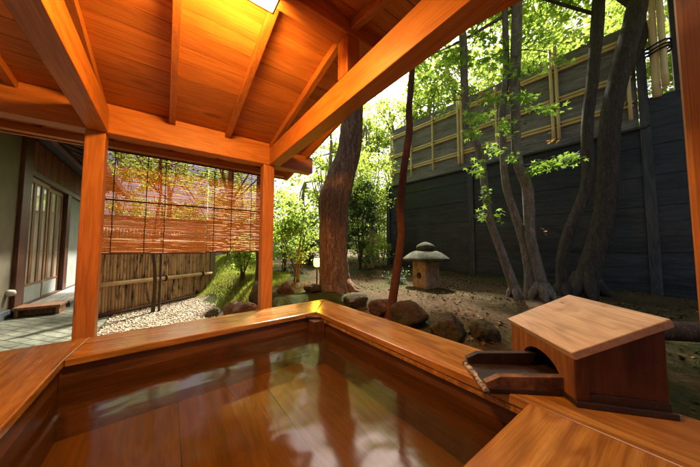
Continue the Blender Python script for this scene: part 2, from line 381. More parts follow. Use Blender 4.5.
soil = ramp(t, n2.outputs[0], [(.32, (.03, .018, .009)), (.5, (.088, .054, .025)), (.68, (.17, .11, .052))]).outputs[0]
moss = ramp(t, n2.outputs[0], [(.3, (.024, .032, .008)), (.7, (.075, .088, .022))]).outputs[0]
col = mix(t, soil, moss, ramp(t, n1.outputs[0], [(.45, (0, 0, 0)), (.62, (1, 1, 1))]).outputs[0])
t.links.new(col, b.inputs['Base Color']); b.inputs['Roughness'].default_value = .95; b.inputs['Specular IOR Level'].default_value = .15
bump(t, b, n2.outputs[0], .9, .03)
xs = np.concatenate([[-150, -60, -30, -15, -9], np.arange(-6, 8.01, .1), [9, 12, 18, 30, 60, 150]])
ys = np.concatenate([[-150, -60, -20, -9, -5], np.arange(-3, 11.01, .1), [12, 14, 18, 30, 60, 150]])
grid_obj('ground', xs, ys, gm)

# gravel bed
gr = noisy('gravel', [(.35, (.10, .07, .04)), (.5, (.20, .15, .095)), (.65, (.30, .24, .16))], 60, rough=.95, bumps=1.0, bdist=.015, bscale=90)
def edge(y): return .45 + .10 * np.sin(y * 1.7) + .05 * np.sin(y * 4.1 + 1)
grid_obj('gravel_bed', np.arange(-.62, 1.3, .05), np.arange(2.3, 8.0, .05), gr, dz=.006, keep=lambda x, y: (x < edge(y) + .12) | ((y > 5.4) & (x < edge(y) + .25)))
rg = np.random.RandomState(5); npb = 15000
px_ = rg.uniform(-.62, 1.1, npb); py_ = rg.uniform(3.0, 7.6, npb); k_ = px_ < edge(py_) + .14; px_, py_ = px_[k_], py_[k_]
base_v = np.array([[1, 0, 0], [-1, 0, 0], [0, 1, 0], [0, -1, 0], [0, 0, 1], [0, 0, -1], ], float)
base_f = np.array([[0, 2, 4], [2, 1, 4], [1, 3, 4], [3, 0, 4], [2, 0, 5], [1, 2, 5], [3, 1, 5], [0, 3, 5]])
sz = rg.uniform(.008, .021, (len(px_), 1, 3)) * np.array([1, 1, .7]); ang = rg.uniform(0, 6.28, len(px_))
Vp = base_v[None] * sz; ca, sa = np.cos(ang)[:, None], np.sin(ang)[:, None]
Vp = np.stack([Vp[..., 0] * ca - Vp[..., 1] * sa, Vp[..., 0] * sa + Vp[..., 1] * ca, Vp[..., 2]], -1)
Vp += np.stack([px_, py_, ground(px_, py_) + .012], -1)[:, None]
tag(np_mesh('pebbles', Vp.reshape(-1, 3), (base_f[None] + (np.arange(len(px_)) * 6)[:, None, None]).reshape(-1, 3), 3, pebm, None, True), 'loose tan and grey pebbles covering the gravel strip by the bamboo fence', 'pebbles', kind='stuff')

# paving on the left
pm, t, b = newmat('paving_setts')
v = coords(t, loc=(0, 0, 0)); mp = t.nodes.new('ShaderNodeMapping'); mp.inputs['Rotation'].default_value = (0, 0, R(52)); t.links.new(v, mp.inputs[0])
br = N(t, 'ShaderNodeTexBrick', Scale=1.0); br.inputs['Brick Width'].default_value = .24; br.inputs['Row Height'].default_value = .11; br.inputs['Mortar Size'].default_value = .009; br.inputs['Mortar Smooth'].default_value = .4
br.inputs['Color1'].default_value = (.12, .125, .08, 1); br.inputs['Color2'].default_value = (.19, .195, .13, 1); br.inputs['Mortar'].default_value = (.05, .06, .03, 1)
nn = N(t, 'ShaderNodeTexNoise', Scale=7.0, Detail=5.0); t.links.new(v, nn.inputs[0]); va = t.nodes.new('ShaderNodeVectorMath'); va.operation = 'SCALE'; va.inputs['Scale'].default_value = .035; t.links.new(nn.outputs[1], va.inputs[0])
vb = t.nodes.new('ShaderNodeVectorMath'); vb.operation = 'ADD'; t.links.new(mp.outputs[0], vb.inputs[0]); t.links.new(va.outputs[0], vb.inputs[1]); t.links.new(vb.outputs[0], br.inputs[0])
n3 = N(t, 'ShaderNodeTexNoise', Scale=14.0, Detail=7.0); t.links.new(v, n3.inputs[0])
t.links.new(mix(t, br.outputs[0], ramp(t, n3.outputs[0], [(.3, (.35, .35, .3)), (.7, (1, 1, 1))]).outputs[0], 1.0, 'MULTIPLY'), b.inputs['Base Color'])
b.inputs['Roughness'].default_value = .75
bump(t, b, math_(t, 'SUBTRACT', math_(t, 'MULTIPLY', n3.outputs[0], .4), br.outputs['Fac']), .8, .012)
grid_obj('paved_path', np.array([-2.2, -1.5, -1.1, -.64]), np.linspace(-1.5, 9.0, 30), pm, dz=.012)

# ------------------------------------------------------------------ bathtub
ZR = .40; ZW = .26; ZF = -.03
tub = empty('bathtub', (.35, 1.3, 0), 'large square wooden soaking tub with wide orange rim set under the pavilion roof', 'bathtub')
iL, iR, oL, oR = -.425, 1.165, -.86, 1.53
iFl, iFr = Vector((iL, 2.03, 0)), Vector((iR, 2.14, 0)); oFl, oFr = Vector((oL, 2.41, 0)), Vector((oR, 2.61, 0))
iNl, iNr = Vector((iL, .405, 0)), Vector((iR, .405, 0)); oNl, oNr = Vector((oL, -.05, 0)), Vector((oR, -.05, 0))
T = .042
def rimq(a, b_, c, d, mat, name='rim_plank'):
    """plank with plan corners a b c d"""
    m = MB().hexa([p + Vector((0, 0, ZR - T)) for p in (a, b_, c, d)], [p + Vector((0, 0, ZR)) for p in (a, b_, c, d)])
    return m.build(name, mat, tub, bevel=.006)
g_ = Vector((.0018, 0, 0))
# far rim runs full length on the left, mitred at right; left/right rims butt under it
rimq(iFl + Vector((.0, 0, 0)), iFr, oFr, Vector((iL + .03, 2.41 + .2 * (iL - oL + .03) / 2.39, 0)), rim['X'])
rimq(oNl, iNl, iFl, Vector((iL + .03, oFl.y + .2 * (iL + .03 - oL) / 2.39, 0)) - g_, rim['Y']) if False else None
m = MB(); P = [oNl, iNl, iFl - g_, Vector((iL + .03, 2.41 + .2 * (iL - oL + .03) / 2.39, 0)) - g_, oFl]
m.v = []; m.add([p + Vector((0, 0, ZR - T)) for p in P] + [p + Vector((0, 0, ZR + .0)) for p in P], [(4, 3, 2, 1, 0), (5, 6, 7, 8, 9)] + [(i, (i + 1) % 5, 5 + (i + 1) % 5, 5 + i) for i in range(5)])
m.build('rim_plank', rim['Y'], tub, bevel=.006)
rimq(Vector((iR, -.05, 0)), Vector((oR, -.05, 0)), oFr + Vector((.0, -.0018, 0)), iFr + Vector((.001, -.0018, 0)), rim['Y'])
nearP = [Vector((iL, -.05, 0)), Vector((iR - .002, -.05, 0)), Vector((iR - .002, .405, 0)), Vector((iL, .405, 0))]
rimq(*[p + Vector((.002, 0, .0)) for p in nearP], rim['X'])
# inner edge trim strips (second, lower lip) and walls
def wallq(a, b_, thick, z0, z1, mat, name, n=1):
    d = (b_ - a).normalized(); nrm = Vector((d.y, -d.x, 0)) * thick     # outward to the right of a->b
    mb = MB(); h = (z1 - z0) / n
    for i in range(n):
        za, zb = z0 + i * h + (.0015 if i else 0), z0 + (i + 1) * h
        mb.hexa([Vector((p.x, p.y, za)) for p in (a, b_, b_ + nrm, a + nrm)][::-1] if False else [Vector((p.x, p.y, za)) for p in (a + nrm, b_ + nrm, b_, a)], [Vector((p.x, p.y, zb)) for p in (a + nrm, b_ + nrm, b_, a)])
    return mb.build(name, mat, tub, bevel=.003)
s_ = .022
cFl, cFr, cNl, cNr = iFl + Vector((-s_, s_, 0)), iFr + Vector((s_, s_, 0)), iNl + Vector((-s_, -s_, 0)), iNr + Vector((s_, -s_, 0))
def sh(p, q, z): return Vector((p.x, p.y, z))
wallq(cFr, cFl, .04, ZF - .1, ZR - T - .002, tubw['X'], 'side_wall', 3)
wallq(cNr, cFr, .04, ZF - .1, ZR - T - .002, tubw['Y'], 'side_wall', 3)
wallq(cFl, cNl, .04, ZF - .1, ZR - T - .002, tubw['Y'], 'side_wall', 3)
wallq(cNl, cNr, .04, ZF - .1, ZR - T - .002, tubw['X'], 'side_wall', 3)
# outer skirt
oo = .05
for a, b_, ax in ((oFr + Vector((-oo, -oo, 0)), oFl + Vector((oo, -oo, 0)), 'X'), (oNr + Vector((-oo, oo, 0)), oFr + Vector((-oo, -oo, 0)), 'Y'), (oFl + Vector((oo, -oo, 0)), oNl + Vector((oo, oo, 0)), 'Y'), (oNl + Vector((oo, oo, 0)), oNr + Vector((-oo, oo, 0)), 'X')):
    wallq(a, b_, -.03, -.1, ZR - T - .002, cedar[ax], 'skirt', 3)
# lower moulding under the rim lip, right and far side
lipm = MB(); 
for a, b_ in ((iNr, iFr),):
    d = (b_ - a).normalized(); nr = Vector((-d.y, d.x, 0))
    p0, p1 = a - nr * .018, b_ - nr * .018; q0, q1 = a - nr * .004, b_ - nr * .004
    lipm.hexa([sh(p, 0, ZR - T - .028) for p in (p0, p1, q1, q0)], [sh(p, 0, ZR - T - .003) for p in (p0, p1, q1, q0)])
lipm.build('rim_moulding', rim['X'], tub, bevel=.003)
# floor boards running away from the camera
fb = MB(); x = iL - s_
while x < iR + s_:
    fb.box(x + .0015, min(x + .54, iR + s_), .39, 2.2, ZF - .03, ZF); x += .542
fb.build('floor_board', tubfloor, tub, bevel=.002)
# corner post and small corner block in the far right corner
MB().box(iR - .10, iR + .018, 1.995, 2.10, ZF, ZR - T - .004).build('corner_post', tubw['Z'], tub, bevel=.004)
MB().prism([(iR - .115, 2.132, ZR - .035), (iR + .002, 2.138, ZR - .035), (iR + .002, 2.03, ZR - .035)], (0, 0, .012)).build('corner_block', tubw['X'], tub)
# water
wm, t, b = newmat('bath_water'); out = t.nodes['Material Output']; t.nodes.remove(b)
tr = t.nodes.new('ShaderNodeBsdfTransparent'); tr.inputs[0].default_value = (.74, .62, .34, 1)
gl = t.nodes.new('ShaderNodeBsdfGlossy'); gl.inputs['Roughness'].default_value = .10
fr = t.nodes.new('ShaderNodeFresnel'); fr.inputs[0].default_value = 1.42
ms = t.nodes.new('ShaderNodeMixShader')
murk = t.nodes.new('ShaderNodeBsdfDiffuse'); murk.inputs[0].default_value = (.36, .21, .065, 1)
mm = t.nodes.new('ShaderNodeMixShader'); mm.inputs[0].default_value = .045; t.links.new(tr.outputs[0], mm.inputs[1]); t.links.new(murk.outputs[0], mm.inputs[2])
t.links.new(fr.outputs[0], ms.inputs[0]); t.links.new(mm.outputs[0], ms.inputs[1]); t.links.new(gl.outputs[0], ms.inputs[2]); t.links.new(ms.outputs[0], out.inputs[0])
nz = N(t, 'ShaderNodeTexNoise', Scale=3.0, Detail=2.0, Roughness=.4, Distortion=.3); t.links.new(coords(t, (1, 1.4, 1)), nz.inputs[0])
bp = N(t, 'ShaderNodeBump', Strength=.34, Distance=.02); t.links.new(nz.outputs[0], bp.inputs['Height']); t.links.new(bp.outputs[0], gl.inputs['Normal']); t.links.new(bp.outputs[0], fr.inputs['Normal'])
wq = [(cNl.x, cNl.y), (cNr.x, cNr.y), (cFr.x, cFr.y), (cFl.x, cFl.y)]
MB().add([(x, y, ZW) for x, y in wq], [(0, 1, 2, 3)]).build('water', wm)['kind'] = 'structure'

# ------------------------------------------------------------------ pavilion
pav = empty('bath_pavilion', (.2, 1.3, 0), 'open pavilion of orange cedar posts and beams with a boarded ceiling over the tub', 'pavilion')
YR = 1.27; ZRB = 2.40; SL = .2                  # ridge centre, height of rafter underside at the ridge, slope
YN, YF = -1.1, 3.30; XL, XR = -1.62, 1.30
def zr(y): return ZRB - SL * abs(y - YR)
ZB0, ZB1 = 1.912, 2.10
def post(x0, x1, y0, y1, z0, z1, mat=cedar['Z'], name='post'): return MB().box(x0, x1, y0, y1, z0, z1).build(name, mat, pav, bevel=.007)
post(-.535, -.418, 2.685, 2.80, -.02, ZB0 - .001)
post(.812, .932, 2.685, 2.80, -.02, ZB0 - .001)
# beams
MB().box(XL + .05, 1.40, 2.68, 2.80, ZB0, ZB1).build('beam', cedar['X'], pav, bevel=.006)
MB().box(-.525, -.405, YN + .05, 2.678, ZB0 + .001, ZB1 - .001).build('beam', cedar['Y'], pav, bevel=.006)
MB().box(.87, .985, YN + .05, 2.678, ZB0 + .001, ZB1 - .001).build('beam', cedar['Y'], pav, bevel=.006)
MB().box(XL + .05, 1.40, -.98, -.86, ZB0 + .003, ZB1 + .003).build('beam', cedar['X'], pav, bevel=.006)
post(-.53, -.41, -.98, -.86, -.02, ZB0); post(.86, .98, -.98, -.86, -.02, ZB0)
# ridge beam and struts
MB().box(XL - .03, XR + .02, YR - .06, YR + .06, 2.355, 2.50).build('ridge_beam', cedar['X'], pav, bevel=.006)
post(.868, .968, YR - .055, YR + .055, ZB1, 2.354, name='strut'); post(-.515, -.415, YR - .055, YR + .055, ZB1, 2.354, name='strut')
# unseen board wall added behind the camera to keep daylight out
m = MB(); x = XL + .06
while x < 1.38: m.box(x, min(x + .148, 1.39), -1.06, -1.035, -.1, ZB0 + .15); x += .15
m.build('daylight_screen', wood('screen_boards', CD, CM, CL, 'Z', rough=.6), pav)
# rafters
RD = .065
for x in [-1.36, -.905, -.455, 0, .46, .91]:
    for s in (1, -1):
        ye = YF - .02 if s > 0 else YN + .02; ys0 = YR + s * .061
        z0, z1 = zr(ys0), zr(ye)
        pts = [(x - .0225, ys0, z0), (x - .0225, ye, z1), (x - .0225, ye, z1 + RD), (x - .0225, ys0, z0 + RD)]
        MB().prism(pts, (.045, 0, 0)).build('rafter', cedar['Y'], pav, bevel=.003)
# ceiling boards lie on the rafters
for s in (1, -1):
    cb = MB(); y = .0; L_ = (YF - YR) if s > 0 else (YR - YN)
    while y < L_ - .02:
        y2 = min(y + .132, L_); ya, yb = YR + s * (y + .003), YR + s * (y2 - .003)
        za, zb = zr(ya) + RD + .001, zr(yb) + RD + .001
        q = [(XL - .08, ya, za), (XR + .02, ya, za), (XR + .02, yb, zb), (XL - .08, yb, zb)]
        if s < 0: q = q[::-1]
        cb.hexa(q, [(a, b_, c + .014) for a, b_, c in q]); y = y2
    cb.build('ceiling_boards', ceil_mat, pav)
    ya, yb = YR, (YF + .03 if s > 0 else YN - .03)
    q = [(XL - .1, ya, zr(ya) + RD + .017), (XR + .04, ya, zr(ya) + RD + .017), (XR + .04, yb, zr(yb) + RD + .017), (XL - .1, yb, zr(yb) + RD + .017)]
    if s < 0: q = q[::-1]
    MB().hexa(q, [(a, b_, c + .06) for a, b_, c in q]).build('roof', shingle, pav)
# barge boards at the gables, fascia at the eaves
for x in (XL - .10, XR):
    for s in (1, -1):
        ye = YF if s > 0 else YN
        z0, z1 = zr(YR), zr(ye)
        MB().prism([(x, YR + s * .001, z0 - .05), (x, ye, z1 - .05), (x, ye, z1 + RD + .014), (x, YR + s * .001, z0 + RD + .014)], (.028, 0, 0)).build('barge_board', cedar['Y'], pav, bevel=.003)
for ye in (YF + .001, YN - .026):
    MB().box(XL - .10, XR + .028, ye, ye + .025, zr(YF if ye > 0 else YN) - .035, zr(YF if ye > 0 else YN) + RD + .014).build('fascia_board', cedar['X'], pav, bevel=.003)
# boarding between rafters above the far beam
for x0, x1 in ((-1.335, -.93), (-.88, -.48), (-.43, -.025), (.025, .435), (.485, .885)):
    MB().box(x0, x1, 2.73, 2.75, ZB1, zr(2.75) + RD - .002).build('eave_board', cedar['X'], pav)
# eave purlin under the rafter tails, carries the blinds
MB().box(XL, 1.24, 3.16, 3.215, zr(3.2) - .062, zr(3.2) - .005).build('eave_purlin', cedar['X'], pav, bevel=.003)
# side post close on the right
ps = MB().box(1.75, 1.93, -.19, -.004, .18, 2.62)
ps.build('side_post', cedar['Z'], pav, bevel=.018)

# ceiling lamp under the ridge
lamp = empty('ceiling_lamp', (.26, 1.16, 2.35), 'glowing white square ceiling lamp fixed under the ridge between two rafters', 'lamp')
em, t, b = newmat('lamp_glow'); b.inputs['Base Color'].default_value = (.9, .8, .6, 1)
b.inputs['Emission Color'].default_value = (1, .45, .085, 1); b.inputs['Emission Strength'].default_value = 90
MB().box(.115, .405, 1.085, 1.250, 2.250, 2.340).build('lamp_shade', em, lamp, bevel=.006)
MB().box(.100, .417, 1.060, 1.265, 2.3405, 2.3545).build('lamp_base', darkwood['X'], lamp, bevel=.002)
MB().box(.100, .417, 1.060, 1.078, 2.240, 2.340).build('light_shield', cedar['X'], lamp, bevel=.002)  # opaque plate added to keep lamp light off the near roof slope
m = MB(); m.box(.106, .415, 1.251, 1.258, 2.243, 2.254); m.box(.106, .113, 1.079, 1.250, 2.243, 2.254); m.box(.407, .415, 1.079, 1.250, 2.243, 2.340)  # last bar made tall, an added shield darkening the ceiling to the right
m.build('lamp_frame_shield', darkwood['X'], lamp)

# ------------------------------------------------------------------ blinds
def blind(x0, x1, yb, label, cords, ztop, zbot, seed):
    root = empty('reed_blind', ((x0 + x1) / 2, yb, zbot), label, 'blind', 'reed blinds hung at the eave')
    rg = np.random.RandomState(seed); n = int((ztop - zbot) / .0125); V = []; F = []
    segs = 10; xsn = np.linspace(x0, x1, segs + 1)
    for i in range(n):
        z = zbot + (i + .5) * (ztop - zbot) / n; r = .0056 * rg.uniform(.85, 1.1); ph = rg.uniform(0, 6.28); am = rg.uniform(0, .0008)
        zz = z + am * np.sin(xsn * rg.uniform(3, 9) + ph) + rg.normal(0, .00035, segs + 1)
        yy = yb + rg.normal(0, .0008, segs + 1)
        k = len(V) * 0 + sum(len(a) for a in V)
        ring = []
        for xx, y_, z_ in zip(xsn, yy, zz):
            for a in (0, 120, 240): ring.append((xx, y_ + r * .55 * math.cos(R(a)), z_ + r * math.sin(R(a))))
        V.append(np.array(ring))
        for s in range(segs):
            for a in range(3): F.append((k + s * 3 + a, k + s * 3 + (a + 1) % 3, k + (s + 1) * 3 + (a + 1) % 3, k + (s + 1) * 3 + a))
    np_mesh('reed_mat', np.concatenate(V), np.array(F), 4, reed, root)
    mb = MB()
    for xx in np.arange(x0 + .012, x1, .0205): mb.box(xx, xx + .0008, yb - .0045, yb - .0035, zbot, ztop)
    mb.build('binding_threads', reed, root)
    for xx in cords:
        p = [(xx + rnd.uniform(-.003, .003), yb - .008, zbot + (ztop - zbot) * k / 8) for k in range(9)]
        MB().tube(p, .0036, 6).build('cord', cordm, root)
    zm = zbot + (ztop - zbot) * .52
    MB().tube([(x0, yb - .011, zm), ((x0 + x1) / 2, yb - .012, zm - .004), (x1, yb - .011, zm)], .0048, 6).build('cord', cordm, root)
    MB().tube([(x0 - .01, yb, zbot), (x1 + .01, yb, zbot)], .0085, 8).build('bottom_rod', darkwood['X'], root, smooth=True)
    MB().tube([(x0 - .01, yb, ztop), (x1 + .01, yb, ztop)], .0085, 8).build('top_rod', darkwood['X'], root, smooth=True)
    return root
YBL = 3.19
blind(-.60, .352, YBL, 'wide reed blind hung at the eave in front of the bamboo fence', (-.42, -.18, -.03), 1.925, .952, 1)
blind(.358, 1.0, YBL + .004, 'narrower reed blind hung at the eave beside the middle post', (.42, .60, .82, .94), 1.925, .962, 2)

# ------------------------------------------------------------------ hot water spout box
F0 = Vector((1.285, .292, ZR))
a47 = R(47.5); u2 = Vector((math.cos(a47), math.sin(a47), 0)); aw = R(-51); w2 = Vector((math.cos(aw), math.sin(aw), 0)); o2 = Vector((-u2.y, u2.x, 0))
Z_ = Vector((0, 0, 1)); LU, LW = .455, .285
box = empty('spout_box', tuple(F0), 'small wooden box with a sloping pale lid and arched spout opening on the tub corner', 'spout box')
def bp_(s, d, z): return F0 + u2 * s + w2 * d + Z_ * z
zf, zk = .205, .345   # body heights at front and back (under the lid)
# front panel with arch
th = .022
arch = [(.21 + .135 * math.cos(R(a)), .045 + .082 * math.sin(R(a))) for a in range(0, 181, 12)]
outl = [(0, .0), (.075, .0)] + [(s, z) for s, z in arch[::-1]][::-1][::-1] + [(.345, 0), (LU, 0), (LU, zf), (0, zf)]
outl = [(0, 0), (.075, 0)] + sorted(arch, key=lambda q: q[0]) + [(.345, 0), (LU, 0), (LU, zf), (0, zf)]
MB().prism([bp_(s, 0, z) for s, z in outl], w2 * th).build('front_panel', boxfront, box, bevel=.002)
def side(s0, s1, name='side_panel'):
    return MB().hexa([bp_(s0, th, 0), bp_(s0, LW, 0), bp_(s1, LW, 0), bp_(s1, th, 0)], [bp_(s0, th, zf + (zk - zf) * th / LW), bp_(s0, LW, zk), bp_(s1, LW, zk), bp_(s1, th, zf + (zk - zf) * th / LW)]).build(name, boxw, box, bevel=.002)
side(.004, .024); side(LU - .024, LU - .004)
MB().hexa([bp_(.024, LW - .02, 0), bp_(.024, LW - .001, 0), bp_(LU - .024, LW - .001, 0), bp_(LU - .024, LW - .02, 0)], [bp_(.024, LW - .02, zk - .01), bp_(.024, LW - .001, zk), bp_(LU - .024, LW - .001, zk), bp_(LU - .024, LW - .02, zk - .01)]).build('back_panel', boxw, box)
# lid: own local frame so the grain runs along its length
slope = math.atan2(zk - zf, LW); ax = u2; ay = (w2 * math.cos(slope) + Z_ * math.sin(slope)).normalized()
lid_o = bp_(-.012, -.014, zf - .005)
lm = MB(); LX, LY, LT = LU + .024, LW / math.cos(slope) + .022, .032
lid = lm.box(0, LX, 0, LY, 0, LT)
nrm_ = ax.cross(ay).normalized()
Mx = Matrix(((ax.x, ay.x, nrm_.x), (ax.y, ay.y, nrm_.y), (ax.z, ay.z, nrm_.z)))
ayp = nrm_.cross(ax); R0 = Matrix(((ax.x, ayp.x, nrm_.x), (ax.y, ayp.y, nrm_.y), (ax.z, ayp.z, nrm_.z)))
lm.v = [tuple(R0.transposed() @ (Mx @ Vector(p))) for p in lm.v]
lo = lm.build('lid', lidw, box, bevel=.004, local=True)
lo.matrix_local = Matrix.Translation(lid_o - F0) @ R0.to_4x4()
# stile along the front corner of the near side and a damp foot board
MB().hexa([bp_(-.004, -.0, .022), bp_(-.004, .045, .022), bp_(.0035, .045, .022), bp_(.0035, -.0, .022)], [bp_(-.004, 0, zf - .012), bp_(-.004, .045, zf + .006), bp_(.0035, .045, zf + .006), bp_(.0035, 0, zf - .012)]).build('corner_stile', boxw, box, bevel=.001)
MB().hexa([bp_(-.003, .0455, .022), bp_(-.003, LW - .001, .022), bp_(.0035, LW - .001, .022), bp_(.0035, .0455, .022)], [bp_(-.003, .0455, .05), bp_(-.003, LW - .001, .05), bp_(.0035, LW - .001, .05), bp_(.0035, .0455, .05)]).build('foot_rail', wetblack, box, bevel=.001)
# base plinth, wet and dark
MB().hexa([bp_(-.015, -.006, .0005), bp_(-.015, LW + .01, .0005), bp_(LU, LW + .01, .0005), bp_(LU, -.006, .0005)], [bp_(-.015, -.006, .022), bp_(-.015, LW + .01, .022), bp_(LU, LW + .01, .022), bp_(LU, -.006, .022)]).build('plinth', wetblack, box, bevel=.003)
# chute
def cp(s, o, z): return F0 + u2 * s + o2 * o + Z_ * z
def chute_board(s0, s1, length, z0, z1, mat, tilt=-.012):
    out = [(s0, .0, z0), (s0, length, z0 + tilt), (s0, length + .012, z1 - .028 + tilt), (s0, length - .045, z1 + tilt), (s0, -.03, z1)]
    return MB().prism([cp(*q) for q in out], u2 * (s1 - s0)).build('chute_side', mat, box, bevel=.002)
chute_board(.058, .090, .290, .022, .077, chutew)
chute_board(.284, .316, .290, .022, .082, wetblack)
MB().hexa([cp(.055, .295, -.006), cp(.32, .295, -.006), cp(.32, -.2, .004), cp(.055, -.2, .004)], [cp(.055, .295, .016), cp(.32, .295, .016), cp(.32, -.2, .024), cp(.055, -.2, .024)]).build('chute_floor', wetblack, box, bevel=.002)
cr = MB(); rr = random.Random(4)
pts = [cp(.052 + .27 * i / 14, .303 + rr.uniform(-.003, .003), .008 + rr.uniform(-.003, .003)) for i in range(15)]
cr.tube(pts, [.013 * rr.uniform(.8, 1.15) for _ in pts], 9, jit=.15, rj=rr)
cr.build('mineral_crust', crust, box, smooth=True)

# ------------------------------------------------------------------ rocks
def rock(c, size, mat, label, seed, rot=0, sink=.36):
    r_ = random.Random(seed); bm = bmesh.new(); bmesh.ops.create_icosphere(bm, subdivisions=4, radius=1)
    dirs = [Vector((r_.gauss(0, 1), r_.gauss(0, 1), r_.gauss(0, 1))).normalized() for _ in range(15)]; offs = [r_.uniform(.5, .86) for _ in dirs]
    phs = [r_.uniform(0, 6) for _ in range(6)]
    for v_ in bm.verts:
        p = v_.co.normalized(); rad = 1.0
        for d, o_ in zip(dirs, offs):
            q = p.dot(d)
            if q > o_: rad = min(rad, (o_ / q) * .98 + .02)
        rad *= 1 + .05 * math.sin(p.x * 5 + phs[0]) * math.sin(p.y * 6 + phs[1]) + .03 * math.sin(p.z * 11 + phs[2]) * math.sin(p.x * 9 + phs[3]) + .02 * math.sin(p.y * 19 + phs[4]) * math.sin(p.z * 17 + phs[5])
        rad *= 1 + .035 * nz_.noise(p * 3.2 + Vector((seed, 0, 0))) + .05 * nz_.noise(p * 7 + Vector((0, seed, 0)))
        v_.co = Vector((p.x * size[0], p.y * size[1], p.z * size[2])) * rad
    me = bpy.data.meshes.new('rock'); bm.to_mesh(me); bm.free(); me.polygons.foreach_set('use_smooth', [True] * len(me.polygons)); me.materials.append(mat)
    o = bpy.data.objects.new('rock', me); C.objects.link(o); o.rotation_euler = (0, 0, rot)
    o.location = (c[0], c[1], gz(c[0], c[1]) + size[2] * (1 - 2 * sink)); return tag(o, label, 'rock', 'garden edging rocks')
RK = [
 ((.70, 2.98), (.20, .16, .19), rockm, 'large reddish brown rock left of the middle post, top edge of the gravel'),
 ((.42, 3.12), (.13, .11, .11), rockm, 'small brown rock at the left end of the rock edging by the gravel'),
 ((.98, 3.32), (.20, .17, .17), rockmoss, 'broad dark rock directly behind the middle post'),
 ((1.30, 3.18), (.12, .10, .13), rockm, 'upright tan rock between the middle post and the big tree'),
 ((1.62, 3.05), (.16, .11, .10), rockmoss, 'low dark rock touching the left side of the big tree'),
 ((.72, 3.62), (.15, .13, .14), rockm, 'brown rock between the gravel and the bright lawn'),
 ((.60, 4.20), (.13, .11, .10), rockmoss, 'small rock at the foot of the lawn, farther along the gravel edge'),
 ((1.78, 1.86), (.15, .15, .12), rockm, 'reddish rock just right of the slim red trunk'),
 ((1.76, 1.50), (.15, .20, .14), rockmoss, 'widest mossy rock behind the right rim of the tub'),
 ((1.74, 1.14), (.12, .13, .13), rockmoss, 'rounded mossy rock next to the spout box, left of it'),
 ((1.88, .93), (.12, .12, .11), rockmoss, 'small dark rock half hidden by the spout box'),
 ((1.74, 2.26), (.12, .15, .09), rockmoss, 'low rock left of the slim red trunk behind the rim'),
 ((1.70, .55), (.11, .13, .09), rockmoss, 'low rock behind the back corner of the spout box'),
]
for i, (c, s_z, mt, lb) in enumerate(RK): rock(c, tuple(q * 1.15 for q in s_z), mt, lb, i + 11, rot=i * .9)
# pale stone at the left edge of the picture, grey stone and log at the right
rock((-1.40, 4.20), (.075, .07, .06), plaster2, 'pale rounded stone on the paving at the far left', 40, sink=.2)['group'] = 'loose stones'
rock((1.96, -.10), (.09, .08, .20), foundm, 'tall blue grey stone in the shade beside the right post', 41, sink=.3)['group'] = 'loose stones'
lg = empty('log_rail', (2.3, .1, gz(2.3, .1)), 'short round brown log rail behind the spout box, beside the right post', 'rail')
ptl = [(2.05, .37, .54), (2.3, .12, .535), (2.55, -.14, .53), (2.8, -.4, .525)]
MB().tube(ptl, [.052, .054, .053, .05], 14).build('log', bark_dark, lg, smooth=True)
for q in (ptl[0], ptl[2]): MB().tube([(q[0], q[1], gz(q[0], q[1]) - .05), (q[0], q[1], .50)], .03, 10).build('leg', bark_red, lg, smooth=True)

# ------------------------------------------------------------------ stone lantern
lx, ly = 3.42, 2.58; lz = gz(lx, ly) - .01
ln = empty('stone_lantern', (lx, ly, lz), 'low stone lantern with a mossy round cap standing before the dark board fence', 'stone lantern', rot=R(-8))
# hollow fire box, corner turned to the viewer
hb = .150; hh = .43
mb = MB(); mb.box(-hb, hb, -hb, hb, 0, hh)
fbx = mb.build('fire_box', lanternbox, ln, bevel=.012, local=True); fbx.rotation_euler = (0, 0, 0)
dk = noisy('hollow_dark', [(.3, (.008, .007, .006)), (.7, (.02, .016, .012))], 10, rough=1)
# openings are cut with booleans: round hole left, square-less right side
cut = bpy.data.meshes.new('cutter'); bmc = bmesh.new()
bmesh.ops.create_cone(bmc, cap_ends=True, segments=24, radius1=.052, radius2=.052, depth=.20, matrix=Matrix.Translation((-hb + .02, .0, .20)) @ Matrix.Rotation(R(90), 4, 'Y'))
bmc.to_mesh(cut); bmc.free()
def bool_cut(o, cutme):
    c = bpy.data.objects.new('cutter', cutme); C.objects.link(c); c.parent = o.parent
    bpy.context.view_layer.update()
    mdl = o.modifiers.new('cut', 'BOOLEAN'); mdl.operation = 'DIFFERENCE'; mdl.object = c; mdl.solver = 'EXACT'
    dg = bpy.context.evaluated_depsgraph_get(); me = bpy.data.meshes.new_from_object(o.evaluated_get(dg))
    o.modifiers.clear(); o.data = me; bpy.data.objects.remove(c)
bool_cut(fbx, cut)
# cap: dome with a wide thin brim
MB().lathe([(.10, hh - .002), (.28, hh + .0), (.355, hh + .008), (.368, hh + .03), (.355, hh + .052), (.31, hh + .088), (.25, hh + .13), (.18, hh + .162), (.10, hh + .176), (.05, hh + .18)], n=36).build('cap', concretem, ln, smooth=True, local=True)
MB().lathe([(.11, hh + .168), (.14, hh + .192), (.148, hh + .225), (.128, hh + .26), (.08, hh + .288), (.04, hh + .305), (.015, hh + .312)], n=24).build('finial', concretem, ln, smooth=True, local=True)

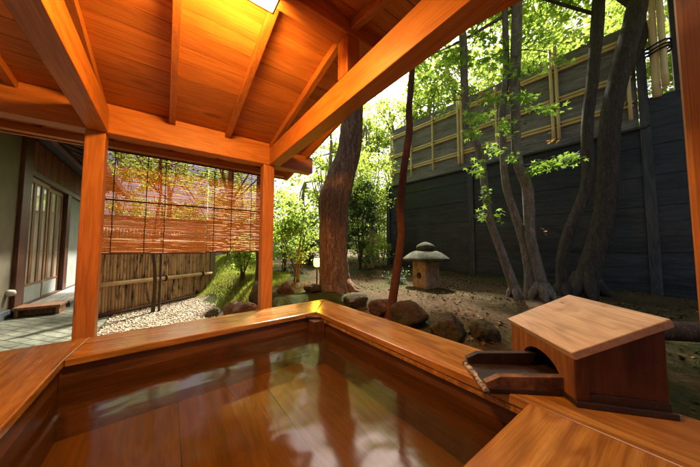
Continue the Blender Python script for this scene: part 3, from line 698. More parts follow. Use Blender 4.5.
# garden lamp beside the big tree
gl_p = at(317, 262, 3.95); glz = gz(gl_p.x, gl_p.y)
gl_ = empty('garden_lamp', (gl_p.x, gl_p.y, glz), 'small glowing garden lamp on a thin stake beside the big tree trunk', 'lamp')
ge, t, b = newmat('garden_lamp_glow'); b.inputs['Emission Color'].default_value = (1, .46, .012, 1); b.inputs['Emission Strength'].default_value = 30
MB().tube([(gl_p.x, gl_p.y, glz - .05), (gl_p.x, gl_p.y, gl_p.z - .06)], .012, 8).build('stake', black, gl_)
MB().lathe([(.03, -.07), (.045, -.05), (.048, .04), (.04, .06)], gl_p, 16).build('lamp_shade', ge, gl_, smooth=True)
MB().lathe([(.062, .061), (.06, .07), (.01, .095)], gl_p, 16).build('lamp_cap', black, gl_, smooth=True)

# ------------------------------------------------------------------ tall board fence on the right
fdir = Vector((-.0905, .9959, 0)); fn = Vector((.9959, .0905, 0)); fc = 5.95
def fp(s, z, o=0): return fn * (fc + o) + fdir * s + Z_ * z      # o>0 is away from the garden
big = empty('board_fence', tuple(fp(2, .3)), 'tall dark board fence behind the garden with a bamboo lattice on its upper half', 'fence')
def fbox(mb, s0, s1, z0, z1, o0, o1): return mb.hexa([fp(s0, z0, o1), fp(s0, z0, o0), fp(s1, z0, o0), fp(s1, z0, o1)], [fp(s0, z1, o1), fp(s0, z1, o0), fp(s1, z1, o0), fp(s1, z1, o1)])
lb = MB(); z = .0
while z < 2.85:
    lb2 = min(z + .235, 2.86); fbox(lb, -4, 4.93, z, lb2 - .003, .010 * ((int(z / .235)) % 2), .04); z += .235
fbox(lb, -3.99, 4.92, -.1, 2.85, .042, .06); lb.build('lower_boards', fence_low, big)
ledge = MB(); fbox(ledge, -.22, 5.0, 2.862, 2.90, -.06, .10); ledge.build('ledge', fence_post, big, bevel=.004)
ub = MB(); z = 2.905
while z < 4.6:
    fbox(ub, -.14, 4.80, z, min(z + .20, 4.66) - .003, .05 + .006 * (int(z * 10) % 2), .075); z += .20
fbox(ub, -.13, 4.79, 2.91, 4.64, .077, .09); ub.build('upper_boards', fence_up, big)
nb_ = MB(); z = 2.863
while z < 3.3: fbox(nb_, -4, -.225, z, z + .235 - .004, .0, .05); z += .235
nb_.build('upper_boards', fence_low, big)
for s in (4.95, 2.47, -.2, -2.6):
    m = MB(); fbox(m, s - .06, s + .06, -.2 if s > 3 or s < 0 else .2, 2.86, -.035, -.001); m.build('post', fence_post, big, bevel=.004)
for s in (-.20,):
    m = MB(); fbox(m, s - .05, s + .05, 2.902, 4.55, -.03, .10); m.build('post', fence_post, big, bevel=.004)
m = MB(); fbox(m, -.60, -.50, 3.34, 6.5, -.03, .07); m.build('post', wetblack, big, bevel=.004)
def bamboo(mb, a, b_, r, nodes=.32, n=9):
    a, b_ = Vector(a), Vector(b_); L_ = (b_ - a).length; pts = [a]; rad = [r]; k = 1; d = (b_ - a) / L_
    t_ = nodes * rnd.uniform(.3, .9)
    while t_ < L_ - .02:
        for dt, rr_ in ((-.012, r), (-.004, r * 1.1), (.004, r * 1.1), (.012, r * .98)): pts.append(a + d * (t_ + dt)); rad.append(rr_)
        t_ += nodes * rnd.uniform(.85, 1.1)
    pts.append(b_); rad.append(r * .96); return mb.tube(pts, rad, n)
bam_lat_y = bamboo_mat('bamboo_yellow_rail', (.76, .57, .24), (.86, .70, .38), (0, 0, 0), axis=1)
for zz in (4.43, 3.83, 3.35):
    for dz in (0, -.06):
        m = MB(); bamboo(m, fp(-.10, zz + dz, .022), fp(4.82, zz + dz, .022), .025, .45); m.build('bamboo_rail', bam_lat_y, big, smooth=True)
for s, pair, zt in ((4.81, 0, 4.52), (4.09, 0, 4.55), (3.41, 0, 4.54), (2.68, 1, 4.80), (1.88, 0, 4.56), (.87, 1, 4.82), (-.06, 0, 4.55)):
    for ds in ((-.04, .04) if pair else (0,)):
        for zz in (4.404, 3.804, 3.324):
            MB().tube([fp(s + ds + .04 * math.cos(R(a)), zz + .018 * math.sin(R(a) + 1), -.004 + .036 * math.sin(R(a))) for a in range(0, 361, 45)], .008, 5).build('cord_tie', cordm, big)
        m = MB(); bamboo(m, fp(s + ds, 3.04, -.026), fp(s + ds, zt + rnd.uniform(-.03, .03), -.026), .025 if not pair else .029, .4); m.build('bamboo_upright', bam_new, big, smooth=True)
# bamboo poles tied up at the near end
tp = empty('bamboo_poles', tuple(fp(-.36, 3.30, .0)), 'two thick bamboo poles tied together with black cord above the dark fence', 'bamboo poles')
m = MB(); bamboo(m, fp(-.335, 3.30, -.01), fp(-.335, 6.2, -.01), .047, .5, 12); m.build('pole', bam_new, tp, smooth=True)
m = MB(); bamboo(m, fp(-.42, 3.42, -.05), fp(-.42, 6.2, -.05), .037, .5, 12); m.build('pole', bam_new, tp, smooth=True)
for zz in (3.98, 4.03, 4.09):
    pts = [fp(-.38 + .125 * math.cos(R(a)), zz + .02 * math.sin(R(a * 2)), -.03 + .085 * math.sin(R(a))) for a in range(0, 361, 30)]
    MB().tube(pts, .012, 6).build('cord', cordm, tp)

# ------------------------------------------------------------------ bamboo fence on the left
A, B = Vector((-.80, 5.08, 0)), Vector((.78, 6.33, 0)); fd = (B - A).normalized(); fnn = Vector((fd.y, -fd.x, 0))
bf = empty('bamboo_fence', tuple(A), 'weathered bamboo pole fence with a thick horizontal rail behind the gravel', 'fence')
start = A + fd * .02; L_ = (B - start).length; m = MB(); s = 0
while s < L_ - .03:
    r = rnd.uniform(.017, .026); p = start + fd * (s + r)
    bamboo(m, p + fnn * rnd.uniform(-.006, .006) - Z_ * .03, p + Z_ * rnd.uniform(1.26, 1.32), r, .25, 8); s += 2 * r + rnd.uniform(.001, .006)
m.build('bamboo_screen', bam_old, bf, smooth=True)
m = MB(); bamboo(m, start + fnn * .055 + Z_ * .475, B + fnn * .055 + Z_ * .46, .034, .38, 12); m.build('rail', bam_rail, bf, smooth=True)
m = MB(); bamboo(m, start + fnn * .055 + Z_ * 1.12, B + fnn * .055 + Z_ * 1.12, .030, .38, 12); m.build('rail', bam_rail, bf, smooth=True)
m = MB(); bamboo(m, start + fnn * .05 + Z_ * .03, B + fnn * .05 + Z_ * .03, .036, .38, 10); m.build('bottom_rail', darkwood['X'], bf, smooth=True)
for s in (.95, 1.75, 2.35):
    p = start + fd * s + fnn * .052
    mb = MB()
    for k in (-.012, .0, .012):
        mb.tube([p + fd * (k + .03 * math.cos(R(a)) * 0) + fnn * .046 * math.cos(R(a)) + Z_ * (.465 + .046 * math.sin(R(a))) for a in range(0, 361, 40)], .007, 5)
    mb.build('cord_tie', cordm, bf)
m = MB(); bx = B + fd * .05
Mf = Matrix.Translation(bx) @ Matrix.Rotation(math.atan2(fd.y, fd.x), 4, 'Z')
m.box(-.06, .06, -.05, .05, -.05, 1.42, Mf).build('post', wood('grey_post', (.16, .12, .08), (.28, .21, .14), (.38, .29, .20), 'Z', rough=.8), bf, bevel=.006)

# ------------------------------------------------------------------ house on the left
FX = -1.80
hs_ = empty('house', (-3.2, 7, 0), 'house wing with ochre plaster wall, glazed lattice sliding doors and dark eaves', 'house')
MB().box(FX - .12, FX, 2.2, 5.83, .13, 2.75).build('plaster_wall', plaster, hs_)
MB().box(FX - .14, FX + .025, 2.2, 5.83, -.1, .128).build('foundation', foundm, hs_, bevel=.006)
MB().box(FX - .10, FX + .05, 5.832, 6.12, -.02, 2.75).build('corner_post', darkwood['Z'], hs_, bevel=.006)
MB().box(FX - .06, FX + .045, 6.122, 9.9, 2.17, 2.26).build('lintel', darkwood['Y'], hs_, bevel=.004)
m = MB(); y = 6.122
while y < 9.9: m.box(FX - .04, FX + .0, y, y + .052, 2.262, 2.78); m.box(FX - .04, FX - .018, y + .052, y + .075, 2.262, 2.78); y += .075
m.build('transom_boards', wood('red_slat', (.16, .05, .025), (.30, .10, .045), (.38, .14, .06), 'Z', rough=.6, tint=.3, knots=False), hs_)
MB().box(FX - .05, FX + .04, 6.122, 9.9, .08, .125).build('sill', darkwood['Y'], hs_, bevel=.003)
glass, t, b = newmat('door_glass'); b.inputs['Base Color'].default_value = (.5, .5, .42, 1); b.inputs['Roughness'].default_value = .06; b.inputs['Specular IOR Level'].default_value = .9; b.inputs['Metallic'].default_value = .35
frost = noisy('frosted_glass', [(.3, (.34, .28, .22)), (.7, (.42, .35, .28))], 3, rough=.35, bumps=.05, spec=.5)
doorw = wood('door_wood', (.16, .07, .03), (.26, .12, .05), (.34, .17, .08), 'Z', rough=.5, knots=False)
for y0, y1, dx in ((6.14, 7.02, .0), (6.98, 7.92, -.035)):
    dr = MB()
    dr.box(FX - .025 + dx, FX + .005 + dx, y0, y0 + .06, .13, 2.165); dr.box(FX - .025 + dx, FX + .005 + dx, y1 - .06, y1, .13, 2.165)
    dr.box(FX - .025 + dx, FX + .004 + dx, y0 + .06, y1 - .06, 2.09, 2.165); dr.box(FX - .025 + dx, FX + .004 + dx, y0 + .06, y1 - .06, .40, .43)
    d_ = dr.build('sliding_door', doorw, hs_, bevel=.002)
    MB().box(FX - .02 + dx, FX - .004 + dx, y0 + .061, y1 - .061, .13, .398).build('kick_panel', plaster2, d_)
    MB().box(FX - .014 + dx, FX - .010 + dx, y0 + .061, y1 - .061, .431, .95).build('frosted_pane', frost, d_)
    MB().box(FX - .014 + dx, FX - .010 + dx, y0 + .061, y1 - .061, .952, 2.089).build('pane', glass, d_)
    for k in (1, 2):
        yy = y0 + (y1 - y0) * k / 3
        MB().box(FX - .022 + dx, FX + .003 + dx, yy - .05, yy + .05, .431, 2.089).build('door_bar', doorw, d_, bevel=.002)
MB().box(FX - .08, FX + .04, 7.95, 8.18, .126, 2.168).build('door_post', darkwood['Z'], hs_, bevel=.005)
MB().box(FX - .08, FX - .0, 8.182, 9.9, .126, 2.168).build('grey_wall', plaster2, hs_)
MB().box(FX - 3.5, FX - .2, 2.2, 9.9, -.1, 2.7).build('rear_walls', plaster, hs_)
# eave roof with exposed rafters
EX = -1.02
m = MB(); m.hexa([(FX - 2.6, 1.6, 3.63), (EX - .02, 3.42, 2.60), (EX - .02, 10.2, 2.60), (FX - 2.6, 10.2, 3.63)], [(FX - 2.6, 1.6, 3.70), (EX - .02, 3.42, 2.67), (EX - .02, 10.2, 2.67), (FX - 2.6, 10.2, 3.70)])
m.build('roof', shingle, hs_)
for y in np.arange(3.75, 10.1, .36):
    MB().hexa([(FX, y, 2.86), (EX, y, 2.535), (EX, y + .05, 2.535), (FX, y + .05, 2.86)], [(FX, y, 2.92), (EX, y, 2.595), (EX, y + .05, 2.595), (FX, y + .05, 2.92)]).build('rafter', darkwood['X'], hs_)
MB().box(EX - .02, EX + .02, 3.42, 10.2, 2.52, 2.66).build('eave_board', darkwood['Y'], hs_)
MB().box(FX + .28, FX + .36, 3.5, 10.2, 2.655, 2.74).build('eave_beam', darkwood['Y'], hs_)
m = MB().lathe([(.0, .0), (.055, .0), (.06, .03), (.05, .07), (.02, .085)], (0, 0, 0), 16)
m.v = [(FX + p[2] + .002, 5.735 + p[0] * .8, .37 + p[1] * .8) for p in m.v]
m.build('wall_vent', whiteplastic, hs_, smooth=True)
# veranda
m = MB(); x = FX + .05
while x < -1.30: m.box(x, min(x + .11, -1.28), 6.3, 9.9, .085, .115); x += .114
vr = m.build('veranda', deckw, hs_, bevel=.002)
MB().box(FX + .06, -1.30, 6.33, 9.9, -.05, .084).build('veranda_base', foundm, hs_)
st = empty('wooden_step', (-1.5, 5.9, 0), 'low brown wooden step at the end of the grey veranda', 'step')
MB().box(-1.735, -1.27, 5.70, 6.05, .115, .155).build('tread', doorw, st, bevel=.006)
MB().box(-1.715, -1.68, 5.72, 6.03, .0, .114).build('leg', doorw, st); MB().box(-1.32, -1.285, 5.72, 6.03, .0, .114).build('leg', doorw, st)
MB().box(-1.679, -1.321, 5.86, 5.89, .02, .114).build('stretcher', doorw, st)

# pale garden wall far behind
gw = empty('garden_wall', (1, 10.5, 0), 'pale pinkish plaster wall seen far behind the lawn and the blinds', 'wall')
MB().box(-3.6, 5.2, 10.5, 10.65, .0, 1.95).build('wall_panel', pinkwall, gw); 
MB().box(-3.7, 5.3, 10.42, 10.73, 1.952, 2.03).build('coping', shingle, gw)

# ------------------------------------------------------------------ trees
def trunk(name, pts, mat, parent, n=12, jit=.05, sub=6, lobes=0, seed=3):
    """pts: (x, y, z, radius)"""
    c = catmull(pts, sub); rj = random.Random(seed)
    return MB().tube([p[:3] for p in c], [max(p[3], .003) for p in c], n, jit=jit, rj=rj, lobes=lobes).build(name, mat, parent, smooth=True)
def pixtrunk(pix, depth, F=250):
    """pix: (px, py, width px[, depth]) -> points with radius"""
    out = []
    for q in pix:
        d = q[3] if len(q) > 3 else depth; p = at(q[0], q[1], d); out.append((p.x, p.y, p.z, q[2] * d / F / 2))
    return out
def branches(tr, lobes, parent, mat, start, n=7, r0=.03, seed=1):
    rj = random.Random(seed); m = MB()
    for i in range(n):
        c, rr_ = lobes[i % len(lobes)]
        e = Vector(c) + Vector((rj.uniform(-1, 1) * rr_[0], rj.uniform(-1, 1) * rr_[1], rj.uniform(-.6, 1) * rr_[2])) * .8
        s = Vector(start[rj.randrange(len(start))][:3]); mid = (s + e) / 2 + Vector((rj.uniform(-.2, .2), rj.uniform(-.2, .2), rj.uniform(-.1, .3)))
        c_ = catmull([(*s, r0), (*mid, r0 * .6), (*e, r0 * .2)], 5)
        m.tube([p[:3] for p in c_], [p[3] for p in c_], 6)
    return m.build('limbs', mat, parent, smooth=True)

# the big tree
bt = pixtrunk([(336, 300, 38), (336, 291, 33), (334, 272, 29), (333, 248, 27), (334, 222, 29), (334, 202, 31), (339, 184, 29), (344, 168, 26), (349, 152, 24), (351.5, 130, 23), (353, 108, 21), (354, 60, 20), (350, -20, 17), (352, -120, 12)], 3.70)
bt[0] = (*bt[0][:2], gz(bt[0][0], bt[0][1]) - .08, bt[0][3] * 1.15)
tb = empty('old_tree', tuple(bt[1][:3]), 'thick leaning tree with rough ridged brown bark beside the glowing garden lamp', 'tree')
trunk('trunk', bt, bark_big, tb, n=34, jit=.022, sub=9, lobes=.022)
lob = [((bt[-1][0] + .6, bt[-1][1] + .5, 6.0), (2.3, 2.2, 1.0))]  # crown shifted and thickened to block sun on the tub floor
branches(tb, lob, tb, bark_big, bt[-3:], 9, .05, 3)
for i, a in enumerate((200, 250, 300, 345, 30, 110, 160)):
    b0 = Vector(bt[1][:3]); dv_ = Vector((math.cos(R(a)), math.sin(R(a)), 0)); e_ = b0 + dv_ * (.46 + .05 * (i % 3))
    MB().tube([b0 + dv_ * .08 + Z_ * .22, b0 + dv_ * .19 + Z_ * .06, b0 + dv_ * .31 - Z_ * .0, (e_.x, e_.y, gz(e_.x, e_.y) - .05)], [.09, .085, .055, .02], 10, jit=.08).build('root', bark_big, tb, smooth=True)
rg = np.random.RandomState(3); cs, rs = crown_clumps(rg, lob, 125, .42)
leaf_mesh('crown', clump_points(rg, cs, rs, 80), .12, leaf_mid, tb, 3)

# slim red trunk by the rim
rt = pixtrunk([(389, 316, 12), (391.5, 308, 9), (394, 290, 8.5), (397, 271, 8.5), (400.5, 245, 8), (401.5, 230, 8), (400.5, 212, 8), (401.5, 195, 8), (404, 168, 7.5), (407, 148, 7.5), (409.5, 128, 7), (409, 110, 6.5), (411, 85, 6.5), (412, 60, 6), (410, 10, 5), (405, -60, 4)], 2.45)
rt[0] = (*rt[0][:2], gz(rt[0][0], rt[0][1]) - .05, rt[0][3])
tr_ = empty('red_tree', tuple(rt[1][:3]), 'single slim reddish brown crooked trunk just behind the right rim of the tub', 'tree')
trunk('trunk', rt, bark_red, tr_, n=12, jit=.05, seed=5)
lob = [((rt[-1][0], rt[-1][1], rt[-1][2] + .5), (.8, .8, .6))]
branches(tr_, lob, tr_, bark_red, rt[-2:], 5, .014, 6)
rg = np.random.RandomState(4); cs, rs = crown_clumps(rg, lob, 26, .2); leaf_mesh('crown', clump_points(rg, cs, rs, 50), .07, leaf_mid, tr_, 4)

# maple with several stems
def rooted(p, sink=.06):
    p[0] = (p[0][0], p[0][1], gz(p[0][0], p[0][1]) - sink, p[0][3]); return p
mA = rooted(pixtrunk([(519, 302, 12), (514, 287, 9.5), (505, 262, 8), (497, 240, 7.5), (489, 217, 7), (485, 190, 7), (482.5, 167, 7), (478, 148, 6.5), (468, 127, 6.5), (465, 100, 7), (464, 70, 7.5), (463, 40, 7.5), (460, 0, 6), (455, -80, 4)], 3.35))
mB = rooted(pixtrunk([(531, 300, 13), (529, 270, 9), (523, 240, 8), (514, 212, 7.5), (507, 190, 7), (504, 168, 6.5), (503, 145, 6.5), (502, 115, 6.5), (506, 77, 6.5), (506, 50, 6), (505, 20, 6), (503, -40, 5)], 3.38))
mC = rooted(pixtrunk([(543, 300, 16), (541, 285, 12), (535, 258, 10), (530, 235, 9.5), (529, 210, 10), (527, 187, 10), (519.5, 168, 9), (516.5, 150, 8.5), (515.5, 120, 9), (514.5, 85, 9.5), (516, 50, 10), (517, 8, 10), (518, -60, 8), (515, -140, 5)], 3.30))
mp_ = empty('maple_tree', tuple(mC[1][:3]), 'maple with three slender pale grey stems and low sprays of pointed green leaves', 'tree')
for q, sd in ((mA, 1), (mB, 2), (mC, 3)): trunk('trunk', q, bark_pale, mp_, n=12, jit=.05, seed=sd)
lob = [((mC[-1][0] - .3, mC[-1][1] + .2, 5.3), (2.3, 2.2, .8)), ((mA[-1][0] - .2, mA[-1][1] + .3, 4.3), (.9, .9, .5))]
branches(mp_, lob, mp_, bark_pale, mC[-3:] + mA[-2:], 10, .028, 8)
rg = np.random.RandomState(8); cs, rs = crown_clumps(rg, lob, 90, .4)
leaf_mesh('crown', clump_points(rg, cs, rs, 42), .13, leaf_maple, mp_, 8, shape='star')
# low sprays with twigs: (px, py, depth, spread px x, y, leaves)
SPR = [(479, 118, 3.2, 14, 10, 22), (470, 134, 3.15, 12, 6, 14), (491, 98, 3.2, 16, 8, 20), (509, 128, 3.15, 12, 8, 14), (493, 150, 3.15, 10, 8, 12), (478, 170, 3.2, 8, 10, 12), (487, 195, 3.25, 6, 9, 12), (545, 108, 3.2, 22, 5, 22), (455, 55, 3.4, 18, 12, 22), (485, 40, 3.3, 18, 12, 24), (440, 110, 3.5, 12, 8, 10), (515, 70, 3.2, 14, 10, 16), (520, 97, 3.2, 14, 6, 16), (548, 164, 3.1, 22, 4, 22), (570, 158, 3.1, 14, 4, 14), (534, 170, 3.1, 10, 4, 10), (500, 60, 3.3, 20, 10, 26), (530, 70, 3.3, 16, 8, 18), (482, 216, 3.25, 5, 6, 7), (512, 158, 3.1, 7, 5, 8), (497, 215, 3.3, 4, 8, 5), (535, 40, 3.3, 20, 10, 20), (560, 60, 3.3, 14, 8, 12), (468, 60, 3.3, 14, 9, 14), (452, 90, 3.35, 12, 8, 12)]
rg = np.random.RandomState(21); pts = []; tw = MB()
for px, py, d, sx, sy, n_ in SPR:
    c0 = at(px, py, d); pts += [tuple(at(px + rg.normal() * sx * .55, py + rg.normal() * sy * .5, d + rg.normal() * .10)) for _ in range(int(n_ * 3.2))]
    st_ = mA if px < 500 else mC
    near = min(st_, key=lambda q: (Vector(q[:3]) - c0).length); a_ = Vector(near[:3]); e_ = at(px + sx * .6 * (1 if px > 500 else -1), py, d)
    cc = catmull([(*a_, .008), (*((a_ + e_) / 2 + Vector((0, 0, .06))), .005), (*e_, .002)], 4); MB().tube([p[:3] for p in cc], [p[3] for p in cc], 5).build('twig', bark_dark, mp_)
leaf_mesh('leaf_sprays', np.array(pts), .115, leaf_maple, mp_, 22, up=.9, shape='star')
op = [tuple(at(484 + rg.normal() * 10, 93 + rg.normal() * 4, 3.15)) for _ in range(12)] + [tuple(at(555 + rg.normal() * 6, 137 + rg.normal() * 2.5, 3.15)) for _ in range(6)] + [tuple(at(541 + rg.normal() * 3, 230 + rg.normal() * 3, 3.2)) for _ in range(3)]
leaf_mesh('orange_leaves', np.array(op), .09, leaf_orange, mp_, 23, up=.9, shape='star')

def roots(q, rad, mat, parent, seed):
    rj = random.Random(seed); b0 = Vector((q[0], q[1], gz(q[0], q[1])))
    for i in range(5):
        a = i * 1.26 + rj.uniform(-.3, .3); dv_ = Vector((math.cos(a), math.sin(a), 0)); L = rad * rj.uniform(1.7, 2.5); e_ = b0 + dv_ * L
        MB().tube([b0 + dv_ * rad * .3 + Z_ * rad * 1.7, b0 + dv_ * rad * .95 + Z_ * rad * .55, b0 + dv_ * L * .65 + Z_ * .002, (e_.x, e_.y, gz(e_.x, e_.y) - .04)], [rad * .55, rad * .5, rad * .32, rad * .12], 9, jit=.08, rj=rj).build('root', mat, parent, smooth=True)
roots(mA[1], .07, bark_pale, mp_, 1); roots(mC[1], .11, bark_pale, mp_, 2)
tD = rooted(pixtrunk([(560, 298, 16), (562, 282, 11), (562, 262, 10), (565, 245, 10), (569, 231, 10), (578, 210, 10), (585.5, 190, 10), (588, 165, 10), (587, 140, 10), (588, 115, 10), (592, 85, 10), (595, 50, 10.5), (598, 15, 11), (600, -50, 9), (595, -140, 5)], 3.55))
td = empty('slender_tree', tuple(tD[1][:3]), 'tree with one bending grey-brown trunk right of the three stemmed maple', 'tree')
trunk('trunk', tD, bark_dark, td, n=14, jit=.04, seed=7)
roots(tD[1], .10, bark_dark, td, 3)
lob = [((tD[-1][0], tD[-1][1], 6.0), (2.2, 2.2, .7)), ((4.9, 4.1, 7.0), (2.0, 2.0, .6))]  # second lobe added to block direct sun on the tub
branches(td, lob, td, bark_dark, tD[-3:], 7, .025, 9)
rg = np.random.RandomState(9); cs, rs = crown_clumps(rg, lob, 150, .4); leaf_mesh('crown', clump_points(rg, cs, rs, 80), .12, leaf_mid, td, 9)
tE = rooted(pixtrunk([(583, 300, 26), (586, 284, 20), (592, 260, 18), (599, 236, 17), (605, 205, 17), (608.5, 167, 17), (609, 140, 17), (611, 115, 16.5), (616, 88, 16.5), (623, 60, 17), (630, 35, 17), (636, 10, 17), (640, -30, 15), (640, -140, 9)], 3.6))
te = empty('dark_tree', tuple(tE[1][:3]), 'thick dark brown trunk leaning right with a fork near the top', 'tree')
trunk('trunk', tE, bark_dark, te, n=18, jit=.03, seed=9, lobes=.012)
fk = pixtrunk([(622, 80, 8), (632, 62, 8.5), (640, 45, 8.5), (647, 20, 8.5), (652, 0, 8), (660, -60, 5)], 3.75); trunk('fork', fk, bark_dark, te, n=12, jit=.04, seed=10)
roots(tE[1], .17, bark_dark, te, 4)
lob = [((tE[-1][0], tE[-1][1], 6.0), (2.4, 2.4, .9))]
branches(te, lob, te, bark_dark, tE[-3:], 8, .04, 12)
rg = np.random.RandomState(12); cs, rs = crown_clumps(rg, lob, 80, .42); leaf_mesh('crown', clump_points(rg, cs, rs, 80), .12, leaf_mid, te, 13)

# small staked tree behind the blind
sp = Vector((-.14, 5.02, 0)); sroot = empty('young_tree', (sp.x, sp.y, 0), 'young tree with thin dark stem and stake in front of the bamboo fence', 'tree')
trunk('trunk', [(sp.x, sp.y, -.05, .028), (sp.x + .01, sp.y, .5, .024), (sp.x - .03, sp.y, 1.2, .022), (sp.x + .03, sp.y, 1.9, .018), (sp.x, sp.y, 2.6, .010)], bark_dk2, sroot, 9, seed=3)
trunk('stake', [(sp.x + .075, sp.y + .03, -.05, .017), (sp.x + .075, sp.y + .03, .6, .017), (sp.x + .06, sp.y + .03, 1.7, .016)], bark_dk2, sroot, 9, seed=4)
lob = [((sp.x, sp.y, 2.5), (.7, .6, .45))]; branches(sroot, lob, sroot, bark_dk2, [(sp.x, sp.y, 1.9), (sp.x, sp.y, 2.3)], 7, .01, 14)
rg = np.random.RandomState(14); cs, rs = crown_clumps(rg, lob, 22, .2); leaf_mesh('crown', clump_points(rg, cs, rs, 45), .06, leaf_bright, sroot, 15)

# dark trunk close behind the middle post (seen under the blind)
q = at(262, 291, 4.3); qz = gz(q.x, q.y)
dt_ = empty('shaded_tree', (q.x, q.y, qz), 'dark trunk rising from the lawn half hidden by the middle post', 'tree')
trunk('trunk', [(q.x, q.y, qz - .05, .13), (q.x, q.y, qz + .3, .105), (q.x - .03, q.y, 1.5, .10), (q.x, q.y + .05, 3.0, .09), (q.x + .1, q.y, 5.0, .05)], bark_dk2, dt_, 14, seed=6)
lob = [((q.x - 1.9, q.y + .6, 5.0), (1.8, 1.9, .8))]; branches(dt_, lob, dt_, bark_dk2, [(q.x, q.y, 3.6), (q.x, q.y, 4.4)], 7, .03, 15)  # crown set well off its trunk to shade the paving and house
rg = np.random.RandomState(16); cs, rs = crown_clumps(rg, lob, 110, .4); leaf_mesh('crown', clump_points(rg, cs, rs, 70), .11, leaf_mid, dt_, 16)

def shrub(px, py, depth, w_, h_, label, mat, seed, n=26, leaf=.05, stems=6, stem_mat=bark_dk2, per=60, z0=.25, name='shrub', cr_=.16, xy=None, group='garden shrubs'):
    p = at(px, py, depth) if xy is None else Vector((*xy, 0)); z = gz(p.x, p.y)
    r = empty(name, (p.x, p.y, z), label, 'shrub', group); rg = np.random.RandomState(seed); rj = random.Random(seed)
    lob = [((p.x, p.y, z + h_ * (z0 + .3)), (w_ * .5, w_ * .5, h_ * .35)), ((p.x + rj.uniform(-.2, .2) * w_, p.y, z + h_ * .75), (w_ * .38, w_ * .38, h_ * .25))]
    m = MB()
    for i in range(stems):
        a = rj.uniform(0, 6.28); e = Vector((p.x + math.cos(a) * w_ * .35, p.y + math.sin(a) * w_ * .35, z + h_ * rj.uniform(.5, .95)))
        c_ = catmull([(p.x + rj.uniform(-.05, .05), p.y + rj.uniform(-.05, .05), z - .03, .014), ((p.x * 1.2 + e.x * .8) / 2, (p.y * 1.2 + e.y * .8) / 2, (z + e.z) / 2, .011), (*e, .004)], 5)
        m.tube([q[:3] for q in c_], [q[3] for q in c_], 6)
    m.build('stems', stem_mat, r, smooth=True)
    cs, rs = crown_clumps(rg, lob, n, cr_); leaf_mesh('foliage', clump_points(rg, cs, rs, per, .7), leaf, mat, r, seed)
    return r
shrub(296, 288, 4.15, 1.0, 1.45, 'tall airy green shrub right of the middle post, left of the garden lamp', leaf_mid, 31, n=42, z0=.28, leaf=.06)
shrub(284, 290, 5.6, 1.3, 1.9, 'broad bright green shrub behind the tall shrub right of the middle post', leaf_bright, 32, n=46, leaf=.075, z0=.2)
shrub(243, 288, 4.7, .62, .72, 'small bright green shrub on the lawn below the right end of the blinds', leaf_bright, 33, n=26, leaf=.055, cr_=.12)
shrub(360, 268, 6.2, 1.1, 2.2, 'dense dark green shrub directly right of the big tree trunk', leaf_deep, 34, n=50, leaf=.07, z0=.15)
shrub(228, 280, 7.2, 1.3, 1.6, 'round green shrub behind the end of the bamboo fence', leaf_mid, 35, n=40, leaf=.07, z0=.1)
shrub(308, 275, 7.5, 1.3, 1.5, 'deep green shrub at the back of the lawn behind the garden lamp', leaf_deep, 36, n=46, leaf=.075, z0=.1)
shrub(346, 262, 8.5, 1.6, 3.0, 'big mid green shrub far behind the big tree', leaf_mid, 37, n=60, leaf=.085, z0=.15, cr_=.25)
shrub(0, 0, 0, .34, .26, 'tiny dark fern-like plant left of the stone lantern', leaf_deep, 38, n=14, leaf=.045, z0=.05, per=24, xy=(3.2, 3.0), cr_=.09)
# pale stemmed clump left of the fence end
shrub(384, 262, 9.5, 1.8, 3.2, 'bright green shrub far behind the pale canes at the end of the dark fence', leaf_bright, 39, n=60, leaf=.09, z0=.1, cr_=.25)
shrub(372, 264, 11.5, 2.6, 3.4, 'broad mid green shrub at the very back behind the pale canes', leaf_mid, 40, n=70, leaf=.11, z0=.1, cr_=.3)
p = at(371, 268, 7.0); z = gz(p.x, p.y)
cl = empty('cane_clump', (p.x, p.y, z), 'cluster of thin pale yellow canes at the far end of the dark fence', 'bamboo clump')
m = MB(); rj = random.Random(5)
for i in range(13):
    a = at(371 + rj.uniform(-9, 10), 268, 7 + rj.uniform(-.3, .3)); b_ = at(371 + rj.uniform(-16, 16), 190 + rj.uniform(-30, 20), 7 + rj.uniform(-.3, .3))
    c_ = catmull([(a.x, a.y, z - .05, .022), ((a.x + b_.x) / 2 + rj.uniform(-.08, .08), (a.y + b_.y) / 2, (z + b_.z) / 2, .019), (*b_, .010)], 5); m.tube([q[:3] for q in c_], [q[3] for q in c_], 7)
m.build('canes', bamboo_mat('pale_cane', (.42, .36, .16), (.58, .52, .28), (0, 0, 0)), cl, smooth=True)
rg = np.random.RandomState(41); lob = [((p.x, p.y, z + 2.5), (.8, .8, .9)), ((p.x, p.y, z + .5), (.5, .5, .3))]
cs, rs = crown_clumps(rg, lob, 60, .28); leaf_mesh('foliage', clump_points(rg, cs, rs, 60), .10, leaf_bright, cl, 42, width=.2)

